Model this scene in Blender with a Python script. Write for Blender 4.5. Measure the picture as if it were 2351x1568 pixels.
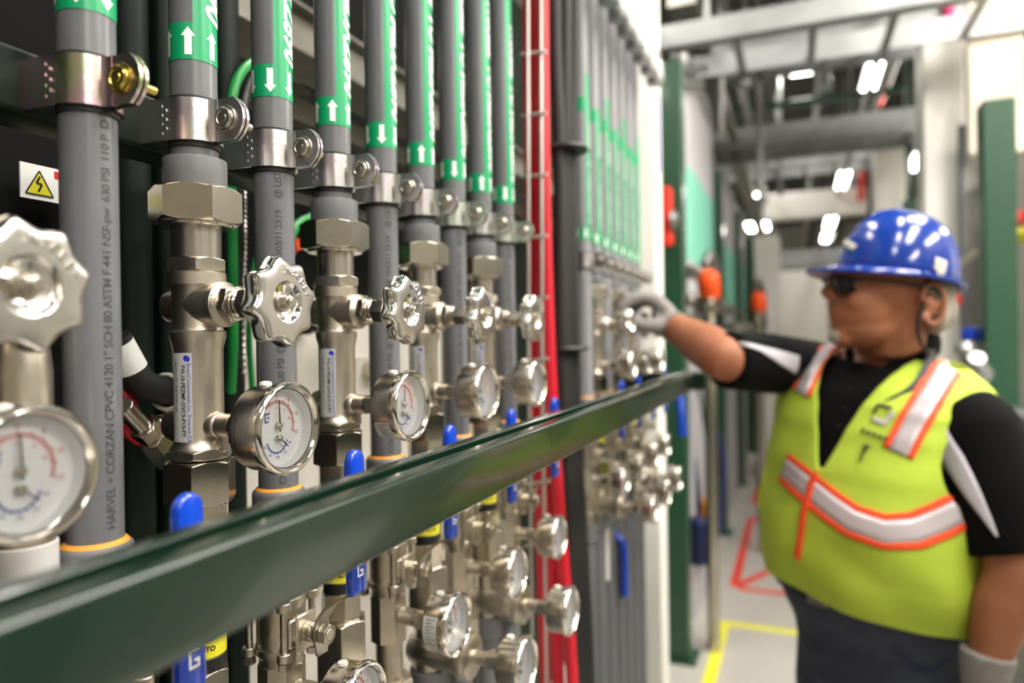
import bpy, bmesh, math, random
from mathutils import Vector, Matrix
random.seed(7)
PI = math.pi
D = bpy.data
S = bpy.context.scene
COL = S.collection
for o in list(D.objects): D.objects.remove(o)

# ------------------------------------------------------------------ camera
CAMH = 1.55
YAW, PITCH, ROLL, FPX = .3854, .0027, .0158, 1610.6
cy_, sy_ = math.cos(YAW), math.sin(YAW)
F0 = Vector((-sy_ * math.cos(PITCH), cy_ * math.cos(PITCH), -math.sin(PITCH)))
R0 = Vector((cy_, sy_, 0)); U0 = R0.cross(F0)
RC = R0 * math.cos(ROLL) - U0 * math.sin(ROLL)
UC = R0 * math.sin(ROLL) + U0 * math.cos(ROLL)
cam = D.objects.new('camera', D.cameras.new('camera')); COL.objects.link(cam)
cam.matrix_world = Matrix(((RC.x, UC.x, -F0.x, 0), (RC.y, UC.y, -F0.y, 0), (RC.z, UC.z, -F0.z, CAMH), (0, 0, 0, 1)))
cam.data.sensor_width = 36; cam.data.lens = 36 * FPX / 2351
cam.data.clip_start = .02; cam.data.clip_end = 200
cam.data.dof.use_dof = True; cam.data.dof.focus_distance = .55
cam.data.dof.aperture_fstop = 3.0; cam.data.dof.aperture_blades = 8
S.camera = cam
S.view_settings.view_transform = 'Standard'; S.view_settings.look = 'None'
S.view_settings.gamma = 1; S.view_settings.use_curve_mapping = False
S.view_settings.exposure = .62
w = D.worlds.new('world'); S.world = w; w.use_nodes = True
w.node_tree.nodes['Background'].inputs[0].default_value = (.9, .93, 1, 1)
w.node_tree.nodes['Background'].inputs[1].default_value = .3

def at(px, py, Z):
    """world point seen at pixel (px,py) at depth Z in front of the camera"""
    return Vector((0, 0, CAMH)) + F0 * Z + RC * ((px - 1175.5) * Z / FPX) - UC * ((py - 784) * Z / FPX)
def onx(px, py, x):
    """world point seen at pixel on the plane X = x"""
    d = at(px, py, 1) - Vector((0, 0, CAMH)); k = x / d.x
    return Vector((0, 0, CAMH)) + d * k

# --------------------------------------------------------------- materials
MATS = {}
def lin(c): return tuple(((v / 255 + .055) / 1.055) ** 2.4 if v / 255 > .04045 else v / 255 / 12.92 for v in c)
def mat(name, rgb, rough=.5, metal=0, bump=0, bscale=300, var=0, vscale=20, emit=0, coat=0, stretch=None, spec=.5):
    m = D.materials.new(name); m.use_nodes = True; nt = m.node_tree; b = nt.nodes['Principled BSDF']
    c = lin(rgb) + (1,)
    b.inputs['Base Color'].default_value = c; b.inputs['Roughness'].default_value = rough
    b.inputs['Metallic'].default_value = metal; b.inputs['Specular IOR Level'].default_value = spec
    if coat: b.inputs['Coat Weight'].default_value = coat; b.inputs['Coat Roughness'].default_value = .08
    tc = nt.nodes.new('ShaderNodeTexCoord'); src = tc.outputs['Object']
    if stretch:
        mp = nt.nodes.new('ShaderNodeMapping'); mp.inputs['Scale'].default_value = stretch
        nt.links.new(src, mp.inputs[0]); src = mp.outputs[0]
    if var:
        n = nt.nodes.new('ShaderNodeTexNoise'); n.inputs['Scale'].default_value = vscale; n.inputs['Detail'].default_value = 4
        nt.links.new(src, n.inputs['Vector'])
        r = nt.nodes.new('ShaderNodeValToRGB'); r.color_ramp.elements[0].position = .3; r.color_ramp.elements[1].position = .7
        r.color_ramp.elements[0].color = tuple(v * (1 - var) for v in c[:3]) + (1,)
        r.color_ramp.elements[1].color = tuple(min(1, v * (1 + var)) for v in c[:3]) + (1,)
        nt.links.new(n.outputs['Fac'], r.inputs[0]); nt.links.new(r.outputs[0], b.inputs['Base Color'])
    if bump:
        n = nt.nodes.new('ShaderNodeTexNoise'); n.inputs['Scale'].default_value = bscale; n.inputs['Detail'].default_value = 3
        nt.links.new(src, n.inputs['Vector'])
        bp = nt.nodes.new('ShaderNodeBump'); bp.inputs['Strength'].default_value = bump; bp.inputs['Distance'].default_value = .001
        nt.links.new(n.outputs['Fac'], bp.inputs['Height']); nt.links.new(bp.outputs[0], b.inputs['Normal'])
    if emit:
        b.inputs['Emission Color'].default_value = c; b.inputs['Emission Strength'].default_value = emit
    MATS[name] = m; return m
mat('pvc', (102, 103, 107), .28, var=.06, vscale=30, bump=.05, bscale=200)
mat('pvc_fitting', (104, 105, 108), .42, var=.05, vscale=60)
mat('cast_steel', (196, 188, 174), .34, 1, bump=.10, bscale=1800, var=.08, vscale=60)
mat('steel', (200, 193, 180), .2, 1, bump=.02, bscale=500, var=.07, vscale=50)
mat('brushed', (186, 180, 170), .27, 1, bump=.15, bscale=300, stretch=(1, 1, .05), var=.05)
mat('polished', (222, 220, 216), .13, 1, bump=.12, bscale=120)
mat('wheel_face', (212, 209, 204), .27, 1, bump=.12, bscale=400)
mat('bezel', (222, 216, 206), .14, 1)
mat('bolt', (190, 184, 172), .28, 1)
mat('gold_zinc', (200, 178, 92), .25, 1, bump=.1)
def zinc(name, cols):
    m = mat(name, (200, 200, 196), .27, 1, bump=.12, bscale=500); nt = m.node_tree
    tc = nt.nodes.new('ShaderNodeTexCoord'); n = nt.nodes.new('ShaderNodeTexNoise'); n.inputs['Scale'].default_value = 28; n.inputs['Detail'].default_value = 2
    r = nt.nodes.new('ShaderNodeValToRGB'); nt.links.new(tc.outputs['Object'], n.inputs['Vector']); nt.links.new(n.outputs[0], r.inputs[0])
    r.color_ramp.elements[0].position = .3; r.color_ramp.elements[1].position = .7
    r.color_ramp.elements[0].color = lin(cols[0]) + (1,); r.color_ramp.elements[1].color = lin(cols[2]) + (1,)
    e = r.color_ramp.elements.new(.5); e.color = lin(cols[1]) + (1,)
    nt.links.new(r.outputs[0], nt.nodes['Principled BSDF'].inputs['Base Color'])
zinc('zinc', [(205, 202, 186), (214, 214, 214), (206, 192, 204)])
zinc('yellow_zinc', [(196, 176, 92), (206, 178, 190), (178, 196, 140)])
zinc('green_zinc', [(196, 206, 176), (214, 220, 214), (190, 206, 186)])
mat('rubber', (22, 22, 22), .6)
mat('green_paint', (14, 36, 25), .25, coat=.35, bump=.06, bscale=90)
mat('green_post', (28, 68, 46), .35, coat=.3)
mat('tape', (10, 152, 98), .3)
mat('white_print', (242, 244, 242), .4)
mat('black_print', (52, 52, 54), .6)
mat('ink', (30, 30, 34), .6)
mat('blue_print', (40, 40, 190), .5)
mat('red_print', (208, 60, 50), .5)
mat('dial_blue', (60, 90, 170), .5)
mat('dial', (250, 251, 252), .45)
mat('sticker', (188, 188, 186), .4)
mat('orange_glue', (232, 156, 60), .45, var=.15, vscale=90)
mat('blue_vinyl', (16, 64, 186), .25, coat=.5)
mat('ptfe', (232, 230, 224), .4)
mat('yellow', (224, 216, 40), .45)
mat('black', (20, 20, 21), .45)
mat('black_cabinet', (9, 10, 10), .8, spec=.2)
mat('dark_green', (7, 24, 16), .5, spec=.3)
mat('white_panel', (226, 223, 213), .5)
mat('beam_metal', (150, 152, 152), .45, .6, var=.12, vscale=5)
mat('bay_pvc_lit', (134, 134, 138), .35)  # same plastic as pvc, lightened to paint in the second bay's light
mat('far_pvc_lit', (176, 174, 178), .4)  # pvc again, with the bright light on the far bays put into its colour
mat('white_paint', (246, 245, 238), .45)
mat('tray', (150, 148, 138), .35, .7, var=.1)
mat('galv', (160, 161, 160), .35, .85, var=.1, vscale=14)
mat('red_hose', (196, 16, 40), .4)
mat('green_hose', (22, 150, 66), .35)
mat('wire', (190, 186, 182), .35, .8)
mat('red_plastic', (214, 40, 24), .35)
mat('orange_plastic', (236, 80, 20), .4)
mat('floor', (190, 186, 178), .35, var=.04, vscale=3)
mat('wall', (214, 212, 204), .7)
mat('ceiling', (70, 72, 70), .8)
mat('floor_red', (232, 60, 44), .5)
mat('floor_yellow', (238, 234, 60), .5)
mat('dark_blue', (26, 36, 84), .5)
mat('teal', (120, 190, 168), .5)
mat('pink', (236, 50, 130), .5)
mat('brass', (214, 156, 60), .25, 1)
mat('skin', (152, 94, 64), .55, var=.12, vscale=14)
mat('hair', (150, 142, 132), .8, bump=.6, bscale=300, var=.25, vscale=120)
mat('vest', (180, 204, 62), .8, bump=.3, bscale=500, var=.08, vscale=12)
mat('vest_orange', (250, 82, 34), .6)
mat('reflective', (206, 196, 200), .35, .3)
mat('shirt', (7, 7, 8), .9, bump=.3, bscale=700, spec=.15)
mat('shirt_white', (200, 196, 204), .8)
mat('jeans', (52, 58, 74), .85, bump=.4, bscale=900, var=.2, vscale=30)
mat('hat', (26, 58, 150), .16, coat=.4)
mat('glove', (130, 126, 124), .85, bump=.5, bscale=500, var=.1, vscale=90)
mat('lens', (26, 22, 22), .1)
mat('cream', (216, 208, 190), .6)
m = D.materials.new('gauge_glass'); m.use_nodes = True; nt = m.node_tree; nt.nodes.clear()
out = nt.nodes.new('ShaderNodeOutputMaterial'); mx = nt.nodes.new('ShaderNodeMixShader'); tr = nt.nodes.new('ShaderNodeBsdfTransparent')
gl = nt.nodes.new('ShaderNodeBsdfGlossy'); gl.inputs['Roughness'].default_value = .03; fr = nt.nodes.new('ShaderNodeFresnel'); fr.inputs[0].default_value = 1.5
nt.links.new(fr.outputs[0], mx.inputs[0]); nt.links.new(tr.outputs[0], mx.inputs[1]); nt.links.new(gl.outputs[0], mx.inputs[2]); nt.links.new(mx.outputs[0], out.inputs[0])
MATS['gauge_glass'] = m
mat('lamp', (255, 249, 240), .5, emit=26)

# ----------------------------------------------------------------- helpers
AX = Matrix(((0, 0, 1, 0), (1, 0, 0, 0), (0, 1, 0, 0), (0, 0, 0, 1)))     # local z -> +X (aisle), x -> +Y, y -> up
AY = Matrix(((1, 0, 0, 0), (0, 0, 1, 0), (0, -1, 0, 0), (0, 0, 0, 1)))    # local z -> +Y
def T(x, y, z): return Matrix.Translation((x, y, z))
I4 = Matrix.Identity(4)
class MB:
    def __init__(s): s.v = []; s.f = []; s.m = []
    def add(s, vs, fs, M=I4, mi=0):
        b = len(s.v); s.v += [tuple(M @ Vector(p)) for p in vs]
        s.f += [tuple(b + i for i in f) for f in fs]; s.m += [mi] * len(fs)
        return s
    def lathe(s, prof, n=40, M=I4, mi=0, rf=None, cap=True):
        vs = []; fs = []
        for (r, z) in prof:
            for i in range(n):
                a = 2 * PI * i / n; rr = rf(r, z, a) if rf else r
                vs.append((rr * math.cos(a), rr * math.sin(a), z))
        k = len(prof)
        for j in range(k - 1):
            for i in range(n):
                i2 = (i + 1) % n; fs.append((j * n + i, j * n + i2, (j + 1) * n + i2, (j + 1) * n + i))
        if cap:
            if prof[0][0] > 1e-5: fs.append(tuple(range(n - 1, -1, -1)))
            if prof[-1][0] > 1e-5: fs.append(tuple((k - 1) * n + i for i in range(n)))
        return s.add(vs, fs, M, mi)
    def cyl(s, r, z0, z1, M=I4, n=32, mi=0, ch=0.0006):
        ch = min(ch, abs(z1 - z0) / 3, r / 3)
        return s.lathe([(r - ch, z0), (r, z0 + ch), (r, z1 - ch), (r - ch, z1)], n, M, mi)
    def hexn(s, af, z0, z1, M=I4, rot=0., mi=0, ns=6, top=True, bot=True):
        cr = af / 2 / math.cos(PI / ns); c = (cr - af / 2) / 1.7; c = min(c, (z1 - z0) * .45)
        st = [(z0 + c * k / 6, (af / 2 * .985 + (cr - af / 2 * .985) * k / 6) if bot else 9) for k in range(7)]
        st += [(z1 - c * k / 6, (af / 2 * .985 + (cr - af / 2 * .985) * k / 6) if top else 9) for k in range(6, -1, -1)]
        sec = 2 * PI / ns
        def rf(lim, z, a):
            b = (a - rot) % sec - sec / 2
            return min(af / 2 / math.cos(b), lim)
        n = ns * 16
        vs = []; fs = []
        for (z, lim) in st:
            for i in range(n):
                a = 2 * PI * i / n + rot; rr = rf(lim * .999, z, a); vs.append((rr * math.cos(a), rr * math.sin(a), z))
        for j in range(len(st) - 1):
            for i in range(n):
                i2 = (i + 1) % n; fs.append((j * n + i, j * n + i2, (j + 1) * n + i2, (j + 1) * n + i))
        fs.append(tuple(range(n - 1, -1, -1))); fs.append(tuple((len(st) - 1) * n + i for i in range(n)))
        return s.add(vs, fs, M, mi)
    def box(s, a, b, M=I4, mi=0, ch=0):
        x0, y0, z0 = a; x1, y1, z1 = b
        if not ch:
            vs = [(x0, y0, z0), (x1, y0, z0), (x1, y1, z0), (x0, y1, z0), (x0, y0, z1), (x1, y0, z1), (x1, y1, z1), (x0, y1, z1)]
            fs = [(0, 3, 2, 1), (4, 5, 6, 7), (0, 1, 5, 4), (1, 2, 6, 5), (2, 3, 7, 6), (3, 0, 4, 7)]
            return s.add(vs, fs, M, mi)
        pr = []
        def ring(i, z):
            return [(x0 + i + ch, y0 + i, z), (x1 - i - ch, y0 + i, z), (x1 - i, y0 + i + ch, z), (x1 - i, y1 - i - ch, z), (x1 - i - ch, y1 - i, z), (x0 + i + ch, y1 - i, z), (x0 + i, y1 - i - ch, z), (x0 + i, y0 + i + ch, z)]
        vs = ring(ch, z0) + ring(0, z0 + ch) + ring(0, z1 - ch) + ring(ch, z1); fs = []
        for j in range(3):
            for i in range(8): fs.append((j * 8 + i, j * 8 + (i + 1) % 8, (j + 1) * 8 + (i + 1) % 8, (j + 1) * 8 + i))
        fs.append(tuple(range(7, -1, -1))); fs.append(tuple(range(24, 32)))
        return s.add(vs, fs, M, mi)
    def prism(s, pts, z0, z1, M=I4, mi=0):
        n = len(pts); vs = [(x, y, z0) for x, y in pts] + [(x, y, z1) for x, y in pts]
        fs = [tuple(range(n - 1, -1, -1)), tuple(range(n, 2 * n))] + [(i, (i + 1) % n, n + (i + 1) % n, n + i) for i in range(n)]
        return s.add(vs, fs, M, mi)
    def tube(s, path, r, n=12, M=I4, mi=0, flat=None, up=Vector((0, 0, 1))):
        path = [Vector(p) for p in path]; k = len(path); vs = []; fs = []
        rr = r if isinstance(r, (list, tuple)) else [r] * k
        prev = None
        for j, p in enumerate(path):
            t = (path[min(j + 1, k - 1)] - path[max(j - 1, 0)]).normalized()
            if prev is None:
                u = up if abs(t.dot(up)) < .9 else Vector((1, 0, 0)); u = (u - t * u.dot(t)).normalized()
            else: u = (prev - t * prev.dot(t)).normalized()
            prev = u; v = t.cross(u)
            ry = rr[j] if not flat else flat
            for i in range(n):
                a = 2 * PI * i / n; vs.append(tuple(p + u * (rr[j] * math.cos(a)) + v * (ry * math.sin(a))))
        for j in range(k - 1):
            for i in range(n): i2 = (i + 1) % n; fs.append((j * n + i, j * n + i2, (j + 1) * n + i2, (j + 1) * n + i))
        fs.append(tuple(range(n - 1, -1, -1))); fs.append(tuple((k - 1) * n + i for i in range(n)))
        return s.add(vs, fs, M, mi)
    def build(s, name, mt, parent=None, loc=None, smooth=35):
        me = D.meshes.new(name); me.from_pydata(s.v, [], s.f)
        ms = mt if isinstance(mt, (list, tuple)) else [mt]
        for q in ms: me.materials.append(MATS[q])
        me.polygons.foreach_set('material_index', s.m); me.update()
        if smooth:
            me.shade_smooth(); me.set_sharp_from_angle(angle=math.radians(smooth))
        o = D.objects.new(name, me); COL.objects.link(o)
        if parent: o.parent = parent
        if loc: o.location = loc
        return o
def spline(pts, n=8):
    P = [Vector(p) for p in pts]; P = [P[0] * 2 - P[1]] + P + [P[-1] * 2 - P[-2]]; out = []
    for i in range(1, len(P) - 2):
        for k in range(n):
            t = k / n
            out.append(.5 * ((2 * P[i]) + (P[i + 1] - P[i - 1]) * t + (2 * P[i - 1] - 5 * P[i] + 4 * P[i + 1] - P[i + 2]) * t * t + (3 * P[i] - P[i - 1] - 3 * P[i + 1] + P[i + 2]) * t ** 3))
    out.append(P[-2]); return out
def tag(o, label, cat, group=None, kind=None):
    o['label'] = label; o['category'] = cat
    if group: o['group'] = group
    if kind: o['kind'] = kind
    return o
def thing(name, loc, label=None, cat=None, group=None, rz=0):
    o = D.objects.new(name, None); COL.objects.link(o); o.location = loc; o.rotation_euler = (0, 0, rz); o.empty_display_size = .05
    if label: tag(o, label, cat, group)
    return o
def struct(o): o['kind'] = 'structure'; return o
CH = {}
def copy_tree(o, parent=None, skip=()):
    c = o.copy(); COL.objects.link(c); c.parent = parent
    for ch in list(o.children):
        if ch.name.split('.')[0] in skip: continue
        copy_tree(ch, c, skip)
    return c
def textmesh(name, s, size, mt, parent, fn=None, M=I4, bold=0, shear=0, extrude=0, align='CENTER', space=1.):
    cu = D.curves.new('t', 'FONT'); cu.body = s; cu.size = size; cu.align_x = align; cu.align_y = 'CENTER'
    cu.offset = bold; cu.shear = shear; cu.extrude = extrude; cu.space_character = space; cu.resolution_u = 3
    ob = D.objects.new('t', cu); COL.objects.link(ob)
    bpy.context.view_layer.update()
    me = D.meshes.new_from_object(ob.evaluated_get(bpy.context.evaluated_depsgraph_get()))
    D.objects.remove(ob); D.curves.remove(cu)
    if fn:
        bmx = bmesh.new(); bmx.from_mesh(me); bmesh.ops.triangulate(bmx, faces=bmx.faces)
        for _ in range(3):
            le = [e for e in bmx.edges if e.calc_length() > max(size * .16, .0007)]
            if le and len(bmx.faces) < 9000: bmesh.ops.subdivide_edges(bmx, edges=le, cuts=1); bmesh.ops.triangulate(bmx, faces=bmx.faces)
        bmx.to_mesh(me); bmx.free()
    me.name = name; me.materials.clear(); me.materials.append(MATS[mt])
    for v in me.vertices:
        v.co = fn(v.co) if fn else M @ v.co
    me.update(); o = D.objects.new(name, me); COL.objects.link(o); o.parent = parent; return o
def wrap_down(r, a0, z0):          # text reads downwards on a vertical cylinder
    return lambda c: Vector((r * math.cos(a0 + c.y / r), r * math.sin(a0 + c.y / r), z0 - c.x))
def wrap_up(r, a0, z0):            # text reads upwards
    return lambda c: Vector((r * math.cos(a0 - c.y / r), r * math.sin(a0 - c.y / r), z0 + c.x))
def patch(mb, r, a0, a1, z0, z1, n=16, mi=0, th=.0003):
    vs = []; fs = []
    for i in range(n + 1):
        a = a0 + (a1 - a0) * i / n
        for (q, z) in ((r, z0), (r + th, z0), (r + th, z1), (r, z1)): vs.append((q * math.cos(a), q * math.sin(a), z))
    for i in range(n):
        for k in range(4): fs.append((i * 4 + k, i * 4 + (k + 1) % 4, i * 4 + 4 + (k + 1) % 4, i * 4 + 4 + k))
    fs.append((3, 2, 1, 0)); fs.append(tuple(n * 4 + k for k in range(4)))
    mb.add(vs, fs, mi=mi)

# ------------------------------------------------------------ hall and lamps
def boxo(name, a, b, mt, ch=0, parent=None): return MB().box(a, b, ch=ch).build(name, mt, parent)
struct(boxo('floor', (-3.4, -4, -.1), (4.5, 32, 0), 'floor'))
struct(boxo('ceiling', (-3.4, -4, 6.2), (4.5, 32, 6.3), 'ceiling'))
struct(boxo('wall_left', (-3.5, -4, 0), (-3.4, 32, 6.2), 'wall'))
struct(boxo('wall_right', (4.5, -4, 0), (4.6, 32, 6.2), 'wall'))
struct(boxo('wall_back', (-3.4, 32, 0), (4.5, 32.1, 6.2), 'wall'))
mat('wall_grey', (104, 98, 86), .7)
struct(boxo('wall_front', (-3.4, -4.1, 0), (4.5, -4, 6.2), 'wall_grey'))
lampproto = None
def lamp(x, y, z, label, wdt=.28, ln=1.2):
    t = thing('ceiling_light', (x, y, z), label, 'ceiling light', 'fluorescent lights over the aisle')
    h = MB(); h.box((-wdt / 2, -ln / 2, .03), (wdt / 2, ln / 2, .1), ch=.006)
    for sx in (-1, 1): h.tube([(0, sx * ln * .35, .1), (0, sx * ln * .35, 6.2 - z)], .004, 6)
    h.build('housing', 'white_paint', t)
    MB().box((-wdt / 2 + .02, -ln / 2 + .02, 0), (wdt / 2 - .02, ln / 2 - .02, .031), ch=.008).build('diffuser', 'lamp', t)
    return t
LP = [(.55, -2.6), (.75, -.6), (.75, 1.6), (1.3, 2.3), (-.95, 9.6)]  # the last one is added to brighten the long white duct
for i, (x, y) in enumerate(LP):
    lamp(x, y, 4.55, ['long ceiling tube light behind the camera, farther back', 'long ceiling tube light just behind the camera', 'long ceiling tube light over the worker', 'long ceiling tube light beyond the worker, out of view above', 'added tube light brightening the long white duct'][i], .28)
for px, py, Z, wd, ln, lab in ((2000, 187, 8.1, .18, 1.3, 'bright tilted tube light beside the red hanging rod'), (1956, 345, 11.3, .22, .3, 'round small light above the red upright rod'), (1937, 410, 13.2, .2, 1.9, 'tube light left of the red upright rod above the helmet'),
                              (1907, 512, 19, .26, 2.0, 'far light touching the front of the helmet, upper of two'), (1900, 546, 22, .3, 2.0, 'far light touching the front of the helmet, lower of two'), (1740, 458, 15, .3, 1., 'far light over the end of the left racks, upper'), (1738, 522, 19, .6, 1.2, 'far light over the end of the left racks, lower')):
    p = at(px, py, Z); lamp(p.x, p.y, p.z, lab, wd, ln)
for i, (x, y, wd, ln) in enumerate([(-1.0, 2.3, .3, 1.2), (at(1840, 162, 7.7).x, at(1840, 162, 7.7).y, .27, .6), (-.35, 12, .25, 1.2), (-1.6, 1.2, .3, 1.2), (-1.6, -1.4, .3, 1.2), (1.9, .0, .6, 2.4), (1.9, 2.9, .6, 2.0), (at(2110, 393, 12).x, at(2110, 393, 12).y, .25, 1.6), (2.7, -1.6, .45, 1.8), (2.7, 1.2, .45, 1.8), (2.7, 4.0, .45, 1.8)]):  # wide right-hand and low outer lamps are unseen, added to brighten aisle-facing dials
    lamp(x, y, 4.5 if x < 2.5 else 3.4, ['ceiling light above the second pipe bay', 'square bright ceiling light near the top of the aisle', 'far ceiling light left of the helmet over the aisle', 'ceiling light above the pipe rack, nearest', 'ceiling light above the pipe rack behind the camera',
                     'added unseen fill light over the right hand racks, nearest', 'added unseen fill light over the right hand racks, second', 'slanting ceiling light beside the white duct on the right', 'added low fill light for the dials, behind the camera', 'added low fill light for the dials, beside the worker', 'added low fill light for the dials, beyond the worker'][i], wd, ln)

# ------------------------------------------------------ foreground builders
RX = -.419                                   # pipe plane of the near rack
def yn(n): return .3159 + .0861 * (n - 1)
def slab(mb, pts, x0, x1, inset, M=I4, mi=0):
    """outline pts in (y,z) extruded along x with eased edges"""
    cx = sum(p[0] for p in pts) / len(pts); cz = sum(p[1] for p in pts) / len(pts)
    def sh(p, d):
        v = Vector((p[0] - cx, p[1] - cz)); l = v.length; v = v * ((l - d) / l); return (cx + v.x, cz + v.y)
    e = inset; L = [(x0, e), (x0 + e * .3, e * .3), (x0 + e, 0), (x1 - e, 0), (x1 - e * .3, e * .3), (x1, e)]
    n = len(pts); vs = []
    for x, d in L: vs += [(x,) + sh(p, d) for p in pts]
    fs = [(j * n + i, j * n + (i + 1) % n, (j + 1) * n + (i + 1) % n, (j + 1) * n + i) for j in range(5) for i in range(n)]
    fs += [tuple(range(n - 1, -1, -1)), tuple(5 * n + i for i in range(n))]
    mb.add(vs, fs, M, mi)

def make_pipe(z0, z1, arrows, stamp, band=(.209, .236), ttop=1.2):
    t = thing('grey_pipe', (0, 0, CAMH))
    MB().cyl(.0167, z0, z1, n=48).build('pipe_tube', 'pvc', t)
    mb = MB(); patch(mb, .0168, -PI, PI, band[0], band[1], 64); patch(mb, .0168, math.radians(-44), math.radians(62), band[1], ttop, 20)
    tp = mb.build('marker_tape', 'tape', t)
    mb = MB(); r = .0173; h = .0205; zc = (band[0] + band[1]) / 2
    for k in range(6):
        a = math.radians(-55 + 60 * k); s = 1 if arrows == 'up' else -1
        W = .0026; HW = .005
        def q(u, v): return (r * math.cos(a + u / r), r * math.sin(a + u / r), zc + s * v)
        rows = [(-h / 2, W), (-h / 2 + .0065, W), (h / 2 - .0065, W)]
        vs = []; fs = []
        for v, wd in rows:
            for i in range(5): vs.append(q(-wd + wd * i / 2, v))
        for j in range(2):
            for i in range(4): fs.append((j * 5 + i, j * 5 + i + 1, j * 5 + 6 + i, j * 5 + 5 + i))
        b = len(vs)
        for j in range(5):
            f = 1 - j / 5
            for i in range(5): vs.append(q((-HW + HW * i / 2) * f, h / 2 - .0066 * f))
        vs.append(q(0, h / 2)); fs += [(b + j * 5 + i, b + j * 5 + i + 1, b + j * 5 + 6 + i, b + j * 5 + 5 + i) for j in range(4) for i in range(4)] + [(b + 20 + i, b + 21 + i, b + 25) for i in range(4)]
        mb.add(vs, fs)
    mb.build('flow_arrows', 'white_print', tp, smooth=0)
    textmesh('tape_lettering', 'Process/ TO MIDXZ890', .0245, 'white_print', tp, lambda c: wrap_down(.01735, math.radians(14), 0)(Vector((c.x - .0, c.y, 0))) + Vector((0, 0, band[1] + .006)), bold=.0009, shear=.3, align='RIGHT', space=.98)
    if stamp:
        txt, zst, a0 = stamp
        textmesh('printed_lettering', txt, .0080, 'black_print', t, wrap_up(.01690, math.radians(a0), zst), align='LEFT', space=.92, bold=.00005)
    return t
def add_coupling(t, ztop=-.127):
    c = MB().lathe([(.0168, ztop + .001), (.0195, ztop + .0012), (.0212, ztop), (.0222, ztop - .002), (.0222, ztop - .034), (.0205, ztop - .036), (.0188, ztop - .04), (.0188, ztop - .062)], 48).build('pipe_coupling', 'pvc_fitting', t)
    MB().lathe([(.0166, ztop + .0035), (.0184, ztop + .0028), (.0198, ztop + .0012), (.0198, ztop)], 48, cap=False).build('glue_ring', 'orange_glue', c)
def make_clamp(mt):
    t = thing('pipe_clamp', (0, 0, CAMH + .165))
    H = .0155; r = .0192; th = .0022
    for s, nm in ((-1, 'n'), (1, 'f')):
        path = [(-.034, s * .0212), (-.024, s * .0208), (-.012, s * .0203), (-.005, s * .0197)]
        for k in range(12):
            a = math.radians(s * (96 - k * 7.4)); path.append((r * math.cos(a), r * math.sin(a)))
        path.append((.0215, s * .0028)); path.append((.026, s * .0024))
        P = [Vector(p) for p in path]; n = len(P); o1 = []; o2 = []
        for i in range(n):
            d = (P[min(i + 1, n - 1)] - P[max(i - 1, 0)]).normalized(); nn = Vector((-d.y, d.x)); o1.append(P[i] + nn * th / 2); o2.append(P[i] - nn * th / 2)
        vs = []; fs = []
        for i in range(n):
            for (q, z) in ((o1[i], -H), (o1[i], H), (o2[i], H), (o2[i], -H)): vs.append((q.x, q.y, z))
        for i in range(n - 1):
            for k in range(4): fs.append((i * 4 + k, i * 4 + (k + 1) % 4, i * 4 + 4 + (k + 1) % 4, i * 4 + 4 + k))
        fs += [(0, 1, 2, 3), (n * 4 - 1, n * 4 - 2, n * 4 - 3, n * 4 - 4)]
        mb = MB(); mb.add(vs, fs)
        # ear plate
        pts = [(.0235, -H), (.041, -H), (.0455, -.0115), (.049, -.006), (.050, 0), (.049, .006), (.0455, .0115), (.041, H), (.0235, H)]
        y0, y1 = (s * .0008, s * .0033) if s > 0 else (-.0033, -.0008)
        mb.prism(pts, -y1, -y0, Matrix(((1, 0, 0, 0), (0, 0, -1, 0), (0, 1, 0, 0), (0, 0, 0, 1))))
        if s < 0:
            for z in range(7): mb.box((-.0125 + .0002 * z, -.0209 - .0002, -.011 + z * .0033), (-.0105, -.0196, -.0092 + z * .0033), T(.006 if z % 2 else .002, -.0006, 0))
        mb.build('clamp_half', mt, t)
    B = Matrix(((1, 0, 0, .034), (0, 0, 1, 0), (0, -1, 0, 0), (0, 0, 0, 1)))
    b = MB(); b.cyl(.0098, -.0046, -.0033, B); b.lathe([(0, -.0072), (.003, -.0071), (.0033, -.0066), (.0050, -.0066), (.0055, -.0073), (.0068, -.0072), (.0080, -.0062), (.0082, -.0048)], 32, B)
    b.cyl(.0031, .003, .0215, B, 16); b.build('clamp_bolt', 'bolt' if mt != 'yellow_zinc' else 'gold_zinc', t)
    b = MB(); b.cyl(.009, .0033, .0045, B); b.hexn(.012, .0045, .0105, B, .3); b.build('clamp_nut', 'bolt' if mt != 'yellow_zinc' else 'gold_zinc', t)
    MB().lathe([(.0169, -.0195), (.0182, -.019), (.0182, .0178), (.0169, .0182)], 40, cap=False).build('rubber_cushion', 'rubber', t)
    return t

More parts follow.
